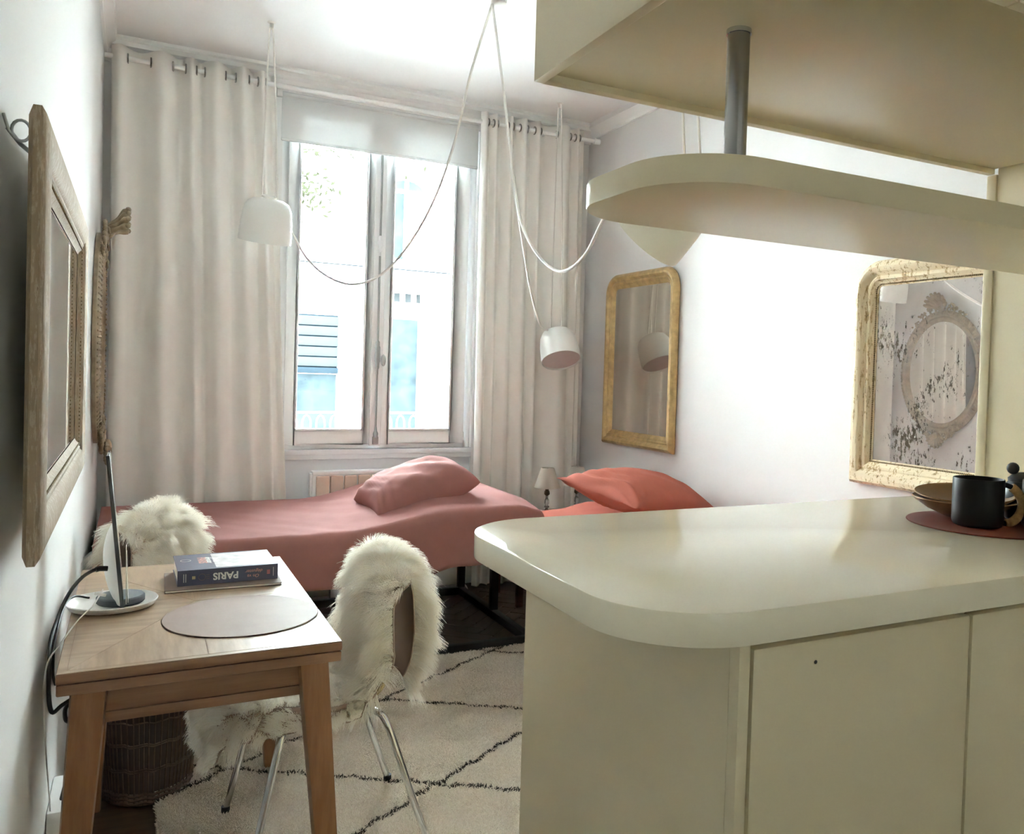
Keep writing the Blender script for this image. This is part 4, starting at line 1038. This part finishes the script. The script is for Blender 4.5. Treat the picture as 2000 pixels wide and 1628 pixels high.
MB().lathe([(rz(.12)-.006, .04), (rz(.9)-.008, .26)], 40, Matrix.Translation((bcx, bcy, 0))).build('liner', plain('brown_liner', (.07, .04, .035), .7), bs, smooth=60)

# ------------------------------------------------------------------ chairs with sheepskins (local frame: the sitter looks along -x)
def chair_path(t):
    P = [(-.285, .395), (-.265, .432), (-.18, .452), (-.06, .444), (.05, .438), (.105, .452), (.138, .50), (.148, .58), (.150, .65), (.153, .70), (.155, .735)]
    return P
def spline2(P, n):
    c = catmull([(p[0], 0, p[1]) for p in P], n); return np.array([(p.x, p.z) for p in c])
ch_M = Matrix.Translation((.655, 2.43, 0))
chair = thing('desk_chair', 'chrome legged chair under a sheepskin, pulled up to the long side of the desk', 'chair', (.655, 2.43, 0))
def shell_mesh(path, hwf, th=.011, curl=.0):
    A = []; n = len(path)
    for i, (x, z) in enumerate(path):
        hw = hwf(i/(n-1)); row = []
        for t in np.linspace(-1, 1, 15):
            row.append((x-.035*t*t*(1 if i/(n-1) > .55 else 0)*((i/(n-1)-.55)/.45), hw*t*1.0, z+(.012*t*t if i/(n-1) < .5 else 0)))
        A.append(row)
    return np.array(A)
sp = spline2(chair_path(0), 5)
def hw_shell(t):
    if t < .5: return .205*min(1, .55+1.4*t*1.0) if t < .32 else .205-(t-.32)*.35
    return .130+(t-.5)*.125 if t < .9 else .180*math.sqrt(max(.05, 1-((t-.9)/.103)**2))
A = shell_mesh(sp, hw_shell)
A = A + np.array([.655, 2.43, -.012])
so = MB().grid(A).build('seat_shell', M_shell, chair, smooth=70)
sm = so.modifiers.new('thick', 'SOLIDIFY'); sm.thickness = .011; sm.offset = -1
for j_ in (0, 14):
    MB().tube([tuple(v) for v in A[26:45, j_]], .0065, 8).build('shell_edge', M_shelledge, chair, smooth=50)
for (sx, sy) in ((-1, -1), (-1, 1), (1, -1), (1, 1)):
    top = Vector((.655+(-.08 if sx < 0 else .07), 2.43+sy*.10, .412)); b1 = Vector((.655+(-.145 if sx < 0 else .118), 2.43+sy*.205, .414)); ft = Vector((.655+(-.232 if sx < 0 else .252), 2.43+sy*.232, .012))
    pts = [top, b1.lerp(top, .25)] + [b1.lerp(top, .25)*(1-t)**2 + b1*2*t*(1-t) + b1.lerp(ft, .16)*t*t for t in np.linspace(.1, 1, 8)] + [b1.lerp(ft, .6), ft+Vector((0, 0, .012))]
    lg = MB().tube(pts, .0095, 14).build('leg', M_chrome, chair, smooth=50)
    MB().tube([ft+Vector((0, 0, .022)), ft+Vector((0, 0, -.0)), ft-Vector((0, 0, .004))], [.0125, .0125, .009], 12).build('foot_cap', M_black, lg, smooth=50)
MB().tube([(.59, 2.33, .411), (.59, 2.53, .411)], .012, 12).build('seat_mount', M_chrome, chair, smooth=50)
MB().tube([(.71, 2.33, .411), (.71, 2.53, .411)], .012, 12).build('seat_mount', M_chrome, chair, smooth=50)

SK = [(-.30, .352), (-.298, .40), (-.278, .447), (-.18, .466), (-.06, .458), (.04, .454), (.088, .468), (.120, .52), (.130, .60), (.131, .70), (.134, .765), (.152, .810), (.185, .812), (.212, .770), (.222, .70), (.226, .60), (.222, .50), (.214, .455)]
sk = spline2(SK, 5)
def sheep(name, label):
    root = thing(name, label, 'sheepskin', (.655, 2.43, 0), 'sheepskins thrown over the desk chairs')
    n = len(sk); L_ = np.concatenate([[0], np.cumsum(np.linalg.norm(np.diff(sk, axis=0), axis=1))]); L_ /= L_[-1]
    nt_ = 29; T = np.linspace(-1, 1, nt_); A = np.zeros((n, nt_, 3))
    for i in range(n):
        s_ = L_[i]
        hw = np.interp(s_, [0, .04, .12, .22, .33, .42, .52, .58, .66, .76, .86, .94, 1.0], [.13, .19, .225, .22, .215, .19, .195, .20, .205, .195, .185, .13, .06])
        hw *= 1+.03*math.sin(19*s_)+.02*math.sin(41*s_+1)
        for j, t in enumerate(T):
            x, z = sk[i]; y = hw*t
            if s_ < .36: z -= .055*max(0, abs(t)-.72)/.28*(.6+.4*math.sin(9*s_)) ; y *= 1.0
            elif .40 < s_ < .60: x -= .030*t*t
            elif s_ >= .60: x += .012*t*t*math.sin(6*s_)-.03*t*t*(1-(s_-.60)/.4)
            if .44 < s_ < .74: z -= .15*abs(t)**2.3*math.sin(math.pi*(s_-.44)/.30)**.8
            if .46 < s_ < .72: x += (.175-x)*.55*max(0, abs(t)-.55)/.45*math.sin(math.pi*(s_-.46)/.26)
            A[i, j] = (x+.655, y+2.43, z)
    hide = MB().grid(A).build('hide', M_hide, root, smooth=80)
    md = hide.modifiers.new('thick', 'SOLIDIFY'); md.thickness = .004; md.offset = -1
    # wool
    N_ = 60000
    fi = rng.uniform(0, n-1.001, N_*2); fj = rng.uniform(0, nt_-1.001, N_*2)
    i0, j0 = fi.astype(int), fj.astype(int); a, b_ = (fi-i0)[:, None], (fj-j0)[:, None]
    Sx = A[i0+1, j0]-A[i0, j0]; Sy = A[i0, j0+1]-A[i0, j0]
    area = np.linalg.norm(np.cross(Sx, Sy), axis=1); kp_ = rng.uniform(0, 1, N_*2) < area/np.percentile(area, 90)
    P0 = (A[i0, j0]*(1-a)*(1-b_)+A[i0+1, j0]*a*(1-b_)+A[i0, j0+1]*(1-a)*b_+A[i0+1, j0+1]*a*b_)[kp_]
    Sx, Sy, tt, ss_ = Sx[kp_], Sy[kp_], (fj[kp_]/(nt_-1)*2-1), L_[i0[kp_]]
    nr = np.cross(Sx, Sy); nr /= np.linalg.norm(nr, axis=1, keepdims=True)
    tg = Sx/np.linalg.norm(Sx, axis=1, keepdims=True); lat = Sy/np.linalg.norm(Sy, axis=1, keepdims=True)
    n_ = len(P0)
    # locks: strands share the lean of the nearest of a few hundred lock centres
    M_ = 700; ci = rng.choice(n_, M_, replace=False); cpos = P0[ci]; lean = rng.normal(0, .46, (M_, 2)); ln = rng.uniform(.045, .095, M_)
    near = np.zeros(n_, int)
    for k0 in range(0, n_, 4000):
        d = ((P0[k0:k0+4000, None, :]-cpos[None])**2).sum(2); near[k0:k0+4000] = d.argmin(1)
    lv_ = lean[near]+rng.normal(0, .13, (n_, 2)); length = ln[near]*rng.uniform(.8, 1.15, n_)
    toward = cpos[near]-P0
    edge = np.clip((np.abs(tt)-.6)/.4, 0, 1)*np.sign(tt)
    endp = np.clip((.06-ss_)/.06, 0, 1)
    flow = np.where(ss_ < .36, -.25, np.where(ss_ < .58, -.15, .55))
    seatf = np.where(ss_ < .36, .68, 1.0)
    length = length*seatf
    d0 = nr*.95 + tg*(flow+lv_[:, 0]-endp*1.2)[:, None] + lat*(lv_[:, 1]+edge*.55)[:, None]
    d0 /= np.linalg.norm(d0, axis=1, keepdims=True)
    K = 7; Q = np.zeros((n_, K, 3))
    for k_ in range(K):
        t = k_/(K-1)
        p = P0+d0*(length*t)[:, None]+toward*(.62*t**1.3)
        p[:, 2] -= length*.42*t*t
        p += (.0035*np.sin(t*6+near*1.7))[:, None]*lat*t
        Q[:, k_] = p
    Q -= np.array([.655, 2.43, 0])
    strands('wool', Q, M_fur, root, .00075, .00025)
    return root
sheepskin = sheep('sheepskin', 'long haired cream sheepskin over the chair beside the desk, its tail hanging behind')
M2 = Matrix.Translation((.385, 3.30, 0)) @ Matrix.Rotation(math.radians(180-31), 4, 'Z')
c2 = copy_tree(chair, M2); c2['label'] = 'chair with a sheepskin standing at the far end of the desk by the wall'
s2 = copy_tree(sheepskin, M2); s2['label'] = 'long haired cream sheepskin over the far chair at the desk end'
